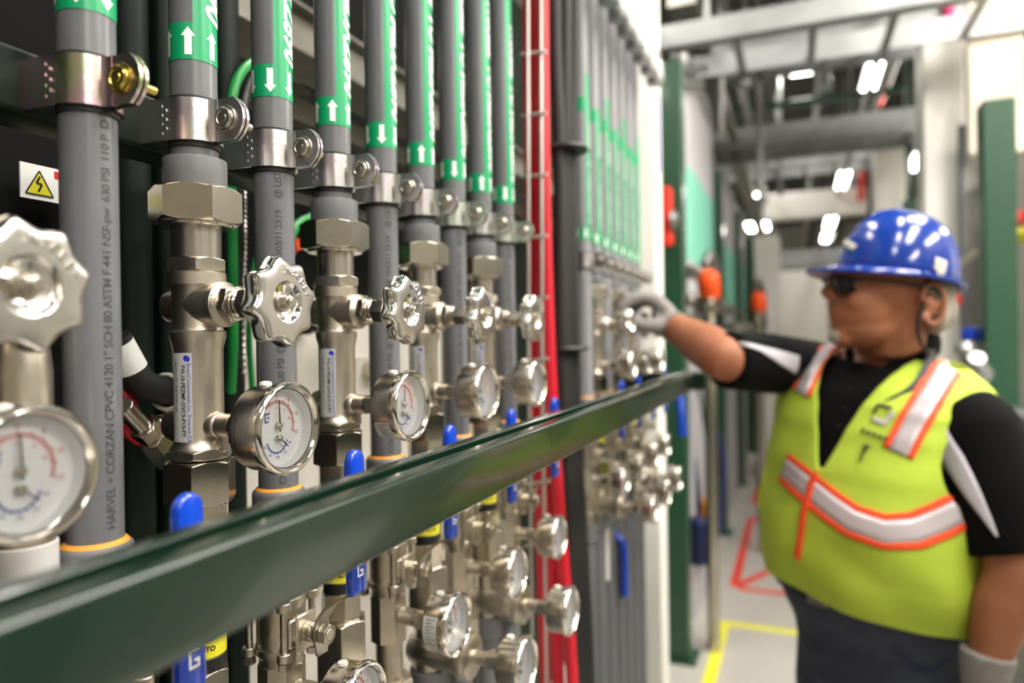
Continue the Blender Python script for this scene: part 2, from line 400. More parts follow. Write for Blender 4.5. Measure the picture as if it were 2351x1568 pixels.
def wheel_mesh(R=.0335):
    n = 192; st = [(0, -.0045), (.012, -.0045), (.0132, -.0035), (.0146, -.0004), (.0152, 0), (.0155, 0)]
    rim = [(.62, .0), (.82, .0), (.89, -.0003), (.94, -.0012), (.98, -.0030), (1.0, -.0058), (1.0, -.0105), (.985, -.0135), (.95, -.0150), (.90, -.0155), (.86, -.013), (.78, -.0095), (.5, -.008)]
    vs = []; fs = []
    rings = []
    for r, z in st[1:]: rings.append([(r * math.cos(2 * PI * i / n), r * math.sin(2 * PI * i / n), z) for i in range(n)])
    for k, z in rim:
        ring = []
        for i in range(n):
            a = 2 * PI * i / n; s = math.sqrt(math.sin(4 * a) ** 2 + .012)
            ro = R * (1.005 - .16 * s ** 1.15)
            w_ = max(0, (k - .5) / .5); rr = ro * k * w_ + R * k * .9 * (1 - w_) if k < .8 else ro * k
            ring.append((rr * math.cos(a), rr * math.sin(a), z))
        rings.append(ring)
    for rg in rings: vs += rg
    for j in range(len(rings) - 1):
        for i in range(n): fs.append((j * n + i, j * n + (i + 1) % n, (j + 1) * n + (i + 1) % n, (j + 1) * n + i))
    fs.append(tuple(range(n - 1, -1, -1))); fs.append(tuple((len(rings) - 1) * n + i for i in range(n)))
    return vs, fs, n

def make_valve(detail=True):
    t = thing('handwheel_valve', (0, 0, CAMH))
    MB().lathe([(.0166, .139), (.0222, .1385), (.0226, .137), (.0226, .119), (.0215, .115)], 48).build('union_bushing', 'pvc_fitting', t)
    b = MB().hexn(.0575, .090, .117, rot=.62); b.cyl(.0265, .0875, .0905); b.build('union_nut', 'steel', t)
    b = MB(); b.cyl(.0178, .064, .0885); b.cyl(.0168, .062, .07); b.build('tailpiece', 'brushed', t)
    b = MB(); b.hexn(.040, .0535, .0645, rot=.25); b.build('hex_adapter', 'steel', t)
    b = MB()
    b.lathe([(.019, .0545), (.0208, .0535), (.0208, .0445), (.0190, .0425), (.0178, .040), (.0176, .013), (.0184, .0105), (.0199, .0095), (.0199, .0055), (.0182, -.001), (.0176, -.004), (.0176, -.070), (.0188, -.0745), (.0215, -.0775), (.0215, -.080)], 56)
    b.hexn(.0425, -.0855, -.0775, rot=.1)
    hw = T(0, 0, .0294) @ AX
    b.lathe([(.0175, 0), (.0172, .010), (.0160, .018), (.0158, .0225), (.0168, .0232), (.0168, .0275), (.0148, .0295), (.0135, .0312), (.0, .0312)], 40, hw)
    bh = T(0, 0, .0294) @ AX @ Matrix.Rotation(PI, 4, 'X')
    b.lathe([(.014, 0), (.014, .020), (.0125, .0255), (.009, .028), (0, .0285)], 32, bh)
    hg = T(0, 0, -.0605) @ AX; b.lathe([(.0105, .010), (.0105, .019), (.0098, .0215), (.0092, .022), (.0092, .034)], 32, hg)
    b.lathe([(.0145, 0), (.0145, .019), (.0125, .0255), (.009, .028), (0, .0285)], 32, T(0, 0, -.0605) @ AX @ Matrix.Rotation(PI, 4, 'X'))
    b.box((.012, -.0032, -.080), (.026, .0032, -.062), ch=.001)
    bd = b.build('valve_body', 'cast_steel', t)
    b = MB(); b.hexn(.025, .0310, .0385, hw, .2); b.cyl(.0105, .0385, .0455, hw); b.cyl(.0112, .040, .0412, hw); b.cyl(.0112, .043, .0442, hw); b.build('bonnet', 'steel', t)
    b = MB(); b.hexn(.0200, .0450, .0600, hw, .1); b.cyl(.0078, .060, .068, hw); b.cyl(.0045, .067, .080, hw, 20); b.build('gland_nut', 'steel', t)
    b = MB(); vs, fs, nn_ = wheel_mesh(); wm = T(0, 0, .0294) @ AX @ T(0, 0, .0850) @ Matrix.Rotation(.2, 4, 'Z'); b.add(vs, fs, wm)
    for k in range(nn_ * 4, nn_ * 8): b.m[k] = 1
    wh = b.build('handwheel', ['polished', 'wheel_face'], t, smooth=50)
    b = MB(); b.hexn(.0088, .079, .0870, hw, .4); b.cyl(.0033, .0870, .0900, hw, 20); b.lathe([(.0068, .0803), (.0072, .081), (.0066, .0817), (.004, .0818)], 28, hw); b.build('hub_nut', 'bolt', wh)
    if detail:
        def arc(c):
            a = math.radians(58) - c.x / .0215; rr = .0215 + c.y
            return Vector((.0851 + c.z + .0002, rr * math.cos(a), .0294 + rr * math.sin(a)))
        textmesh('raised_lettering', '7 N S C D E T', .0056, 'polished', wh, arc, extrude=.0004, bold=.0002)
        textmesh('cast_lettering', 'CVALVE', .0052, 'cast_steel', bd, lambda c: Vector((.0275 + c.y * 1, .0162 * math.sin(-1.25 + c.x / .0162 * -1) * 1, .0294 + .0162 * math.cos(-1.25 - c.x / .0162))), extrude=.0005, bold=.0001)
        textmesh('cast_lettering', '800\n110', .0062, 'cast_steel', bd, lambda c: wrap_down(.0177 + c.z, math.radians(-52), .026)(c), extrude=.0004, bold=.0001)
    mb = MB(); patch(mb, .01768, math.radians(-116), math.radians(-58), -.074, -.006, 16)
    st = mb.build('label_sticker', 'sticker', t)
    if detail:
        textmesh('sticker_heading', 'EnactComponents Inc. Fremont CA', .0040, 'blue_print', st, lambda c: wrap_down(.0181, math.radians(-66), -.0135)(c), align='LEFT')
        textmesh('sticker_lettering', 'FVL10-PEZMF-GVCS-P13-PT', .0044, 'ink', st, lambda c: wrap_down(.0181, math.radians(-80), -.0150)(c), align='LEFT', bold=.0001)
        textmesh('sticker_lettering', 'RATED   80   800 PSI AT 100', .0030, 'ink', st, lambda c: wrap_down(.0181, math.radians(-101), -.0125)(c), align='LEFT')
        textmesh('sticker_logo', 'e', .0085, 'blue_print', st, lambda c: wrap_down(.0181, math.radians(-68), -.0095)(c), bold=.0005, shear=.3)
    b = MB(); b.hexn(.0455, -.1185, -.0865, rot=.05, ns=6); b.build('lower_union_nut', 'steel', t)
    b = MB(); b.hexn(.0375, -.158, -.1185, rot=.2); b.build('lower_hex', 'steel', t)
    return t
def make_lower_even():
    t = thing('pressure_regulator', (0, 0, CAMH))
    b = MB(); b.cyl(.0150, -.216, -.157); b.hexn(.034, -.270, -.243, rot=.3); b.hexn(.0455, -.330, -.270, rot=.1); b.cyl(.0165, -.36, -.33)
    b.build('inlet_body', 'steel', t)
    y = MB().cyl(.0166, -.2325, -.214).build('yellow_tag_band', 'yellow', t)
    textmesh('tag_lettering', 'AUTO', .005, 'ink', y, lambda c: Vector((.0168 * math.cos(math.radians(-38) + c.x / .0168), .0168 * math.sin(math.radians(-38) + c.x / .0168), -.225 + c.y)), bold=.0002)
    MB().cyl(.0168, -.2445, -.2325).build('black_tag_band', 'black', t)
    hx = T(0, 0, -.373) @ AX
    b = MB(); b.lathe([(.0, -.024), (.016, -.022), (.021, -.01), (.021, .012), (.0215, .03), (.0225, .04), (.0265, .046), (.0275, .049), (.0275, .056), (.0262, .058), (.0262, .0605), (.0215, .063), (.009, .064), (.0085, .07), (.0085, .079)], 48, hx)
    b.cyl(.0185, -.395, -.355)
    for k in range(8):
        a = k * PI / 4; b.hexn(.006, .0555, .0595, hx @ T(.0232 * math.cos(a), .0232 * math.sin(a), 0))
    b.build('regulator_body', 'cast_steel', t)
    b = MB(); b.cyl(.0225, -.425, -.395); b.cyl(.0167, -1.25, -.42); b.build('outlet_pipe', 'pvc_fitting', t)
    return t
def make_ball():
    t = thing('ball_valve', (0, 0, CAMH))
    b = MB(); b.hexn(.0385, -.222, -.189, rot=.35, ns=8); b.build('end_cap', 'steel', t)
    b = MB(); b.cyl(.0205, -.264, -.220, n=40); b.lathe([(.0195, -.2665), (.022, -.2655), (.022, -.2600), (.0195, -.259)], 40); b.lathe([(.0195, -.225), (.022, -.224), (.022, -.2185), (.0195, -.2175)], 40)
    for sx in (-1, 1):
        for sy in (-1, 1):
            for z in (-.2245, -.2665): b.cyl(.0062, z, z + .0075, T(sx * .0185, sy * .0185, 0), 20)
    hs = T(0, 0, -.246) @ AX
    b.cyl(.0125, .012, .0245, hs); b.box((-.015, -.012, .018), (.015, .012, .022), hs, ch=.0015); b.box((-.013, -.016, .0245), (.013, .016, .028), hs, ch=.0015)
    b.cyl(.0085, .028, .036, hs)
    b.build('valve_body', 'cast_steel', t)
    for sx in (-1, 1):
        for sy in (-1, 1):
            b = MB(); M = T(sx * .0185, sy * .0185, 0); b.cyl(.0030, -.272, -.213, M, 16); b.hexn(.0095, -.2175, -.2125, M); b.hexn(.0095, -.2735, -.2675, M, .4); b.build('body_bolt', 'bolt', t)
    b = MB(); b.hexn(.015, .033, .038, hs, .1); b.cyl(.0052, .036, .052, hs, 20); b.cyl(.0095, .0405, .0415, hs); b.hexn(.0155, .0440, .0515, hs, .5); b.build('stem_nut', 'bolt', t)
    b = MB()
    pth = [(.0425, -.263), (.0425, -.246), (.0432, -.234), (.052, -.222), (.066, -.213), (.0775, -.207), (.0785, -.195)]
    wd = [.007, .0105, .0085, .008, .0075, .0075, .0075]
    vs = []; fs = []
    for (x, z), wv in zip(pth, wd):
        for (dx, dy) in ((-.001, -wv), (.001, -wv), (.001, wv), (-.001, wv)): vs.append((x + dx, dy, z - dx * .8))
    k = len(pth)
    for j in range(k - 1):
        for i in range(4): fs.append((j * 4 + i, j * 4 + (i + 1) % 4, j * 4 + 4 + (i + 1) % 4, j * 4 + 4 + i))
    fs += [(3, 2, 1, 0), tuple(k * 4 - 4 + i for i in range(4))]
    b.add(vs, fs); lv = b.build('lever', 'bolt', t)
    pts = [(-.0082, -.2085), (.0082, -.2085), (.0094, -.2065), (.0094, -.15), (.0097, -.100)]
    for q in range(1, 10):
        a = PI * q / 10; pts.append((.0097 * math.cos(a), -.0985 + .0100 * math.sin(a)))
    pts += [(-.0097, -.100), (-.0094, -.15), (-.0094, -.2065)]
    b = MB(); slab(b, pts, .0745, .0825, .0028); g = b.build('handle_grip', 'blue_vinyl', t, smooth=60)
    m_ = MB()
    for (y0, z0, y1, z1) in ((-.004, -.1935, -.0025, -.1825), (-.004, -.184, .004, -.1825), (-.004, -.1935, .004, -.192), (.0025, -.1935, .004, -.1885), (0, -.1895, .004, -.188)):
        m_.box((.0826, y0, z0), (.0828, y1, z1))
    m_.build('handle_logo', 'white_print', g, smooth=0)
    textmesh('handle_logo', 'K', .007, 'white_print', g, lambda c: Vector((.0827, c.y * 1, -.112 - c.x)))
    b = MB(); b.cyl(.0188, -.289, -.2665); b.hexn(.0375, -.326, -.275, rot=.1, ns=8)
    b.lathe([(.0105, .008), (.0105, .0185), (.0092, .0215), (.0092, .034)], 28, T(0, 0, -.2987) @ AX)
    b.cyl(.0148, -.369, -.325); b.hexn(.044, -.394, -.368, rot=.3)
    b.build('gauge_tee', 'cast_steel', t)
    b = MB(); b.cyl(.0225, -.43, -.394); b.cyl(.0167, -1.25, -.425); b.build('lower_pipe', 'pvc_fitting', t)
    return t
def make_gauge(detail=True, stk=None):
    """origin at the centre of the gauge face; face looks along +X"""
    t = thing('pressure_gauge', (0, 0, 0))
    b = MB(); b.lathe([(.0, -.0315), (.026, -.031), (.0300, -.029), (.0308, -.026), (.0308, -.008), (.0308, -.006)], 64, AX, cap=False)
    c = b.build('gauge_case', 'brushed', t)
    MB().lathe([(.0306, -.0095), (.0325, -.0085), (.0325, -.0072), (.0333, -.0064), (.0335, -.0035), (.0328, -.0012), (.0314, 0), (.0300, -.0004), (.0292, -.0016), (.0286, -.0042), (.0284, -.0044)], 72, AX, cap=False).build('bezel', 'bezel', t)
    b = MB(); b.lathe([(0, -.0125), (.0262, -.0125), (.0272, -.0118), (.0278, -.0046)], 64, AX, cap=False)
    d = b.build('dial', 'dial', t)
    if detail:
        px0, py0 = -.0008, .0015
        def P(u, v, z=-.0122): return (z, u, v)
        def arcs(name, m_, cx, cy, r0, r1, a0, a1, ticks, tl):
            b = MB(); n = 48; vs = []; fs = []
            for i in range(n + 1):
                a = math.radians(a0 + (a1 - a0) * i / n)
                for r in (r0, r1): vs.append(P(cx + r * math.cos(a), cy + r * math.sin(a)))
            for i in range(n): fs.append((2 * i, 2 * i + 1, 2 * i + 3, 2 * i + 2))
            b.add(vs, fs)
            for i in range(ticks + 1):
                a = math.radians(a0 + (a1 - a0) * i / ticks); l = tl if i % 5 == 0 else tl * .5; wv = .00022 if i % 5 else .0004
                cs, sn = math.cos(a), math.sin(a)
                b.add([P(cx + r * cs - k * sn, cy + r * sn + k * cs) for r, k in ((r1, -wv), (r1, wv), (r1 + l, wv), (r1 + l, -wv))], [(0, 1, 2, 3)])
            b.build(name, m_, d, smooth=0)
        arcs('pressure_scale', 'red_print', px0, py0, .0172, .0177, 200, -18, 50, .0014)
        arcs('pressure_scale', 'red_print', px0, py0, .0160, .0163, 145, -18, 30, .0008)
        arcs('temperature_scale', 'dial_blue', px0, -.0075, .0098, .0103, 195, 345, 40, .0012)
        AF = Matrix(((0, 0, 1, -.0121), (1, 0, 0, 0), (0, 1, 0, 0), (0, 0, 0, 1)))
        for i, s in enumerate(['0', '2', '4', '6', '8', '10', '12']):
            a = math.radians(200 - 218 * i / 6); textmesh('scale_numeral', s, .0040, 'red_print', d, M=AF @ T(px0 + .0215 * math.cos(a), py0 + .0215 * math.sin(a), 0))
            if 0 < i < 6: textmesh('scale_numeral', str(i * 2), .0028, 'red_print', d, M=AF @ T(px0 + .0132 * math.cos(a), py0 + .0132 * math.sin(a), 0))
        for i, s in enumerate(['60', '80', '100', '120', '140']):
            a = math.radians(200 + 140 * i / 4); textmesh('scale_numeral', s, .0026, 'dial_blue', d, M=AF @ T(px0 + .0136 * math.cos(a), -.0075 + .0136 * math.sin(a), 0))
        b = MB()
        for (u0, v0, u1, v1) in ((-.0135, .0045, -.0121, .0115), (-.0135, .0101, -.0085, .0115), (-.0135, .0045, -.0095, .0059), (-.0107, .0072, -.0087, .0088)):
            b.add([P(u0, v0), P(u1, v0), P(u1, v1), P(u0, v1)], [(0, 1, 2, 3)])
        b.build('dial_logo', 'dial_blue', d, smooth=0)
    def needle(name, cx, cy, ang, ln, tail, wv):
        a = math.radians(ang); cs, sn = math.cos(a), math.sin(a); vs = []
        for z in (-.0098, -.0092):
            for l, k in ((-tail, -wv), (-tail, wv), (ln, wv * .35), (ln, -wv * .35)): vs.append((z, cx + l * cs - k * sn, cy + l * sn + k * cs))
        MB().add(vs, [(0, 1, 2, 3), (7, 6, 5, 4), (0, 4, 5, 1), (1, 5, 6, 2), (2, 6, 7, 3), (3, 7, 4, 0)]).build(name, 'ink', t, smooth=0)
        MB().lathe([(.0022, -.0118), (.0022, -.0095), (.0024, -.0090), (.0014, -.0082), (.0013, -.0078), (0, -.0076)], 20, AX @ T(cx, cy, 0)).build('needle_pivot', 'bolt', t)
    needle('pressure_needle', -.0008, .0015, 92, .0185, .004, .0007)
    needle('temperature_needle', -.0008, -.0075, -38, .0105, .003, .0006)
    MB().lathe([(.0288, -.0032), (.0001, -.0032)], 48, AX, cap=False).build('glass', 'gauge_glass', t)
    b = MB(); b.cyl(.0090, -.052, -.034, AX, 32); b.box((-.009, -.0078, -.050), (.009, .0078, -.036), AX, ch=.0006); b.build('mounting_stem', 'steel', t)
    MB().cyl(.0100, -.0375, -.0305, AX, 32).build('sealing_ring', 'ptfe', t)
    MB().lathe([(.0045, 0), (.0042, .0022), (.0015, .003), (0, .003)], 20, T(-.021, -.002, .0306)).build('vent_plug', 'ptfe', t)
    if stk:
        mb = MB(); n = 12; a0, a1 = map(math.radians, stk); vs = []; fs = []
        for i in range(n + 1):
            a = a0 + (a1 - a0) * i / n
            for z in (-.026, -.011): vs.append(tuple(AX @ Vector((.0310 * math.cos(a), .0310 * math.sin(a), z))))
        for i in range(n): fs.append((2 * i, 2 * i + 1, 2 * i + 3, 2 * i + 2))
        mb.add(vs, fs); s = mb.build('case_sticker', 'sticker', t)
        b = MB()
        for k in range(9):
            a = a0 + (a1 - a0) * (k + 1) / 11; vs = []
            for da, z in ((-.012, -.024), (.012, -.024), (.012, -.013 - .004 * (k % 2)), (-.012, -.013 - .004 * (k % 2))): vs.append(tuple(AX @ Vector((.0312 * math.cos(a + da), .0312 * math.sin(a + da), z))))
            b.add(vs, [(0, 1, 2, 3)])
        b.build('sticker_print', 'ink', s, smooth=0)
    return t

# ------------------------------------------------------ the near pipe rack
ORD = ['first', 'second', 'third', 'fourth', 'fifth', 'sixth', 'seventh', 'eighth', 'ninth', 'tenth', 'eleventh', 'twelfth']
p_even = make_pipe(.137, 1.45, 'up', None)
p_odd = make_pipe(-.150, 1.45, 'down', ('CORZAN CPVC 4120 DR  630 PSI  @ 73F NSF-pw    E G20P 10/03/11 23:19     @ LISTED', -.120, -37)); add_coupling(p_odd)
p_one = make_pipe(-.150, 1.45, 'down', ('HARVEL + CORZAN CPVC 4120 1" SCH 80 ASTM F 441 NSF-pw  630 PSI  110 P  D 2 4 19', -.116, -4)); add_coupling(p_one)
b_even = make_pipe(.137, 1.45, 'up', None, ttop=.50)
b_odd = make_pipe(-.150, 1.45, 'down', None, ttop=.56); add_coupling(b_odd)
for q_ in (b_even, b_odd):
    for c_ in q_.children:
        if c_.name.startswith('pipe_tube'): c_.data.materials[0] = MATS['bay_pvc_lit']
for q_ in (b_even, b_odd):
    b = MB(); patch(b, .0168, -PI, PI, .48, .51, 40); b.build('tape_collar', 'tape', q_)
    b = MB().tube(spline([(0, 0, .80), (.03, 0, .84), (.06, 0, .80), (.065, 0, .74)]), .017, 14); b.lathe([(.02, .70), (.024, .71), (.024, .75), (.02, .76)], 20, T(.065, 0, 0)); b.build('drop_elbow', 'galv', q_)
seen = {}
def use(proto, loc, label, cat, group, skip=()):
    if id(proto) not in seen: seen[id(proto)] = 1; o = proto
    else: o = None
    return (proto, loc, label, cat, group, skip)
JOBS = []
def place(proto, loc, label, cat, group, skip=(), scale=None): JOBS.append((proto, loc, label, cat, group, skip, scale))
valve = make_valve(); lowE = make_lower_even(); ball = make_ball()
g_plain = make_gauge(); g_bot = make_gauge(stk=(205, 262)); g_side = make_gauge(stk=(150, 215))
cl_y = make_clamp('yellow_zinc'); cl_z = make_clamp('zinc'); cl_g = make_clamp('green_zinc')
WHERE = {0: 'at the far left edge', 1: 'nearest the camera', 2: 'in front of the dark cabinet gap', 3: 'in sharp focus left of centre', 4: 'in focus at the centre', 5: 'just right of the centre', 6: 'right of the centre', 7: 'third before the red hoses', 8: 'second before the red hoses', 9: 'right beside the red hoses'}
for n in range(1, 10):
    y = yn(n); o_ = ORD[n - 1]
    if n % 2:
        place(p_one if n == 1 else p_odd, (RX, y, CAMH), '%s of nine grey pipes from the left, downward arrows, orange glue ring at its foot' % o_, 'pipe', 'grey pipes with green marker tape')
        place(ball, (RX, y, CAMH), 'blue handled steel ball valve below the %s near grey pipe' % o_, 'valve', 'blue handled ball valves')
        place(g_side if n == 5 else g_plain, (-.3328, y, CAMH - .2987), 'steel pressure gauge below the green rail, on the %s near grey pipe' % o_, 'gauge', 'pressure gauges below the rail')
    else:
        place(p_even, (RX, y, CAMH), '%s of nine grey pipes from the left, upward arrows, above a steel union nut' % o_, 'pipe', 'grey pipes with green marker tape')
        place(valve, (RX, y, CAMH), 'steel valve with scalloped chrome handwheel below the %s near grey pipe' % o_, 'valve', 'handwheel valves of the near rack')
        place(g_bot if n == 4 else g_plain, (-.3328, y, CAMH - .0605), 'steel pressure gauge above the green rail, below the handwheel of the %s pipe' % o_, 'gauge', 'pressure gauges above the rail')
        place(lowE, (RX, y, CAMH), 'cast steel regulator with round bell below the rail, under the %s near pipe' % o_, 'regulator', 'regulators below the rail')
        place(g_plain, (-.289, y, CAMH - .373), 'steel pressure gauge low on the regulator bell under the %s near pipe' % o_, 'gauge', 'pressure gauges of the regulators')
    place(cl_y if n == 1 else (cl_g if n in (7, 9) else cl_z), (RX, y, CAMH + .165), '%s pipe clamp with bolted ear around the %s near grey pipe' % ('yellow gold zinc' if n == 1 else 'pale green zinc' if n in (7, 9) else 'silver zinc', o_), 'pipe clamp', 'pipe clamps of the near rack')
place(valve, (RX, .222, CAMH), 'blurred steel valve with a large scalloped handwheel cut by the left picture edge', 'valve', 'handwheel valves of the near rack')
place(g_plain, (-.3328, .222, CAMH - .0605), 'large blurred pressure gauge cut by the left picture edge', 'gauge', 'pressure gauges above the rail')
# second bay
def yb(k): return 1.445 + .0861 * k
for k in range(7):
    y = yb(k); o_ = ORD[k]
    place(b_even if k % 2 else b_odd, (RX, y, CAMH), 'blurred green taped grey pipe beyond the black hoses, %s from the left there' % o_, 'pipe', 'grey pipes of the second bay', ('printed_lettering',))
    place(cl_z, (RX, y, CAMH + .165), 'blurred pipe clamp on the %s pipe of the second bay' % o_, 'pipe clamp', 'pipe clamps of the second bay')
    if k % 2:
        place(valve, (RX, y, CAMH), 'blurred handwheel valve under the %s pipe of the second bay' % o_, 'valve', 'handwheel valves of the second bay', ('label_sticker', 'cast_lettering'))
        place(g_plain, (-.3328, y, CAMH - .0605), 'blurred pressure gauge under the handwheel of the %s pipe of the second bay' % o_, 'gauge', 'pressure gauges of the second bay', ('pressure_scale',))
        place(lowE, (RX, y, CAMH), 'blurred steel regulator under the %s pipe of the second bay' % o_, 'regulator', 'regulators of the second bay')
        place(g_plain, (-.289, y, CAMH - .373), 'blurred pressure gauge on the regulator of the %s pipe of the second bay' % o_, 'gauge', 'pressure gauges of the second bay')
    else:
        place(ball, (RX, y, CAMH), 'blurred ball valve with a blue handle under the %s pipe of the second bay' % o_, 'valve', 'ball valves of the second bay')
        place(g_plain, (-.3328, y, CAMH - .2987), 'blurred pressure gauge below the ball valve of the %s pipe of the second bay' % o_, 'gauge', 'pressure gauges of the second bay')
used = set()
for (pr, loc, label, cat, group, skip, sc) in JOBS:
    if id(pr) in used: o = copy_tree(pr, None, skip)
    else: o = pr; used.add(id(pr))
    o.location = loc; tag(o, label, cat, group)
    if sc: o.scale = (sc, sc, sc)

def strut(name, x0, z0, y0, y1, mt, label, cat, up=True, w_=.041, ends=()):
    r = .0035; pts = [(0, w_ - r)]
    pts = [(r, 0), (w_ - r, 0)] + [(w_ - r + r * math.sin(a), r - r * math.cos(a)) for a in (.5, 1.1)] + [(w_, r), (w_, w_ - r)]
    pts += [(w_ - r + r * math.cos(a), w_ - r + r * math.sin(a)) for a in (.4, .8, 1.2)] + [(w_ - r, w_), (w_ - .0125, w_), (w_ - .0135, w_ - .001), (w_ - .0135, w_ - .010), (w_ - .011, w_ - .010), (w_ - .011, w_ - .0028), (w_ - .0028, w_ - .0028), (w_ - .0028, .0028)]
    pts += [(.0028, .0028), (.0028, w_ - .0028), (.011, w_ - .0028), (.011, w_ - .010), (.0135, w_ - .010), (.0135, w_ - .001), (.0125, w_), (r, w_)] + [(r - r * math.cos(a), w_ - r + r * math.sin(a)) for a in (1.2, .8, .4)] + [(0, w_ - r), (0, r), (r - r * math.cos(.5), r - r * math.sin(.5))]
    n = len(pts); vs = [(x, 0, z) for x, z in pts] + [(x, y1 - y0, z) for x, z in pts]
    fs = [(i, (i + 1) % n, n + (i + 1) % n, n + i) for i in range(n)]
    # end faces as quads round the channel wall
    b = MB().add(vs, fs); o = b.build(name, mt, None, (x0, y0, z0), smooth=40)
    tag(o, label, cat); return o
strut('green_rail', -.267, CAMH - .1255, .02, .655, 'green_paint', 'dark green channel rail crossing before the gauges, section nearest the camera', 'rail')
strut('green_rail', -.267, CAMH - .1255, .6556, 1.76, 'green_paint', 'dark green channel rail, far section from the joint to below the outstretched arm', 'rail')
strut('clamp_rail', -.492, CAMH + .148, -.4, 1.02, 'dark_green', 'dark green channel behind the clamps of the near rack', 'rail')
strut('clamp_rail', -.492, CAMH + .148, 1.38, 2.1, 'dark_green', 'dark green channel behind the clamps of the second bay', 'rail')
b = MB(); b.box((-.56, 1.70, CAMH - .128), (-.20, 1.745, CAMH - .085), ch=.004); tag(b.build('cross_bracket', 'green_paint'), 'dark green bracket at the far end of the rail under the worker\'s hand', 'bracket')

# ------------------------------------------------------ behind the near rack
b = MB(); b.box((-.99, -.9, .1), (-.60, .455, 3.0))
for k in range(4): b.box((-.606, -.3, CAMH + .03 - k * .055), (-.585, .29, CAMH + .072 - k * .055), ch=.004)
t = b.build('electrical_cabinet', 'black_cabinet'); tag(t, 'black electrical cabinet with a warning sign behind the leftmost grey pipe', 'cabinet')
b = MB()
for k in range(4): b.cyl(.016, 1.0, 3.0, T(-.585, .485 + k * .040, 0), 20)
tag(b.build('green_conduit_bank', 'dark_green'), 'very dark green vertical conduits in the gap beside the first valve', 'conduit')
p = onx(90, 420, -.584)
t = thing('warning_sign', (-.5835, p.y, p.z), 'white warning sign with a yellow lightning triangle on the black cabinet', 'sign')
MB().box((-.0008, -.016, -.0145), (.0008, .036, .0145)).build('sign_plate', 'white_print', t)
tri = MB(); tri.prism([(-.0125, -.0105), (.0105, -.0105), (-.001, .0095)], .0009, .0013, AX); tri.build('sign_triangle', 'yellow', t, smooth=0)
fr_ = MB()
def seg(b, p, q, wv, z=.0015):
    p = Vector(p); q = Vector(q); d = (q - p).normalized(); nn = Vector((-d.y, d.x)) * wv
    b.add([(z, *(p + nn)), (z, *(p - nn)), (z, *(q - nn)), (z, *(q + nn))], [(0, 1, 2, 3)])
for a_, c_ in (((-.0125, -.0105), (.0105, -.0105)), ((.0105, -.0105), (-.001, .0095)), ((-.001, .0095), (-.0125, -.0105))): seg(fr_, a_, c_, .0006)
for a_, c_ in (((-.0005, .005), (-.0035, -.001)), ((-.0035, -.001), (.001, -.0015)), ((.001, -.0015), (-.002, -.008))): seg(fr_, a_, c_, .0009)
fr_.build('lightning_symbol', 'ink', t, smooth=0)
MB().box((.0009, .012, .006), (.0013, .026, .012)).build('red_mark', 'red_plastic', t)
# grey cable tray high behind
b = MB(); b.box((-.80, .52, CAMH + .46), (-.74, 3.2, CAMH + .54), ch=.004); b.box((-.80, .52, CAMH + .45), (-.70, 3.2, CAMH + .457)); b.box((-1.004, 1.0, CAMH + .45), (-.79, 1.04, CAMH + .46)); b.box((-1.004, 2.2, CAMH + .45), (-.79, 2.24, CAMH + .46)); b.box((-.80, .52, CAMH + .535), (-.72, 3.2, CAMH + .54))
tag(b.build('cable_tray', 'tray'), 'grey metal cable tray running behind the tops of the near pipes', 'cable tray')
b = MB(); b.box((-.86, .52, CAMH + .40), (-.82, 3.2, CAMH + .44)); tag(b.build('conduit_pipe', 'tray'), 'lower grey metal bar below the cable tray', 'bar')
boxo('backing_panel', (-1.02, .5, .1), (-1.0, 2.38, 3.2), 'black_cabinet'); tag(D.objects['backing_panel'], 'dark panel closing the rack behind the near pipes', 'panel')
p0 = onx(548, 500, -.66); p1 = onx(1010, 500, -.66)
b = MB(); b.box((-.99, p0.y, .7), (-.66, p1.y, CAMH + .075), ch=.004)
t = b.build('control_box', 'white_panel'); tag(t, 'off white control cabinet behind the valves of the near rack', 'cabinet')
b = MB(); yy = p0.y + .19; b.box((-.661, yy, CAMH - .24), (-.62, yy + .11, CAMH - .02), ch=.004); b.build('cabinet_door', 'white_panel', t)
p = onx(700, 560, -.62); b = MB(); b.lathe([(.018, 0), (.018, .012), (.008, .02), (.008, .03)], 24, T(-.66, p.y, p.z) @ AX); tag(b.build('rotary_switch', 'orange_plastic'), 'orange rotary knob on the off white control cabinet', 'knob')
for (px, py, r, ln, mt, lab) in ((940, 660, .013, .05, 'steel', 'steel fitting on the control cabinet beside the fifth pipe'), (842, 850, .02, .07, 'steel', 'steel union fitting behind the second handwheel valve'), (845, 560, .008, .03, 'red_plastic', 'small red plug on the control cabinet'), (735, 750, .012, .04, 'rubber', 'small dark cable gland on the control cabinet')):
    p = onx(px, py, -.62); b = MB(); b.hexn(r * 1.8, 0, .02, T(-.66, p.y, p.z) @ AX); b.cyl(r * .7, .02, ln, T(-.66, p.y, p.z) @ AX); tag(b.build('cable_fitting', mt), lab, 'fitting')

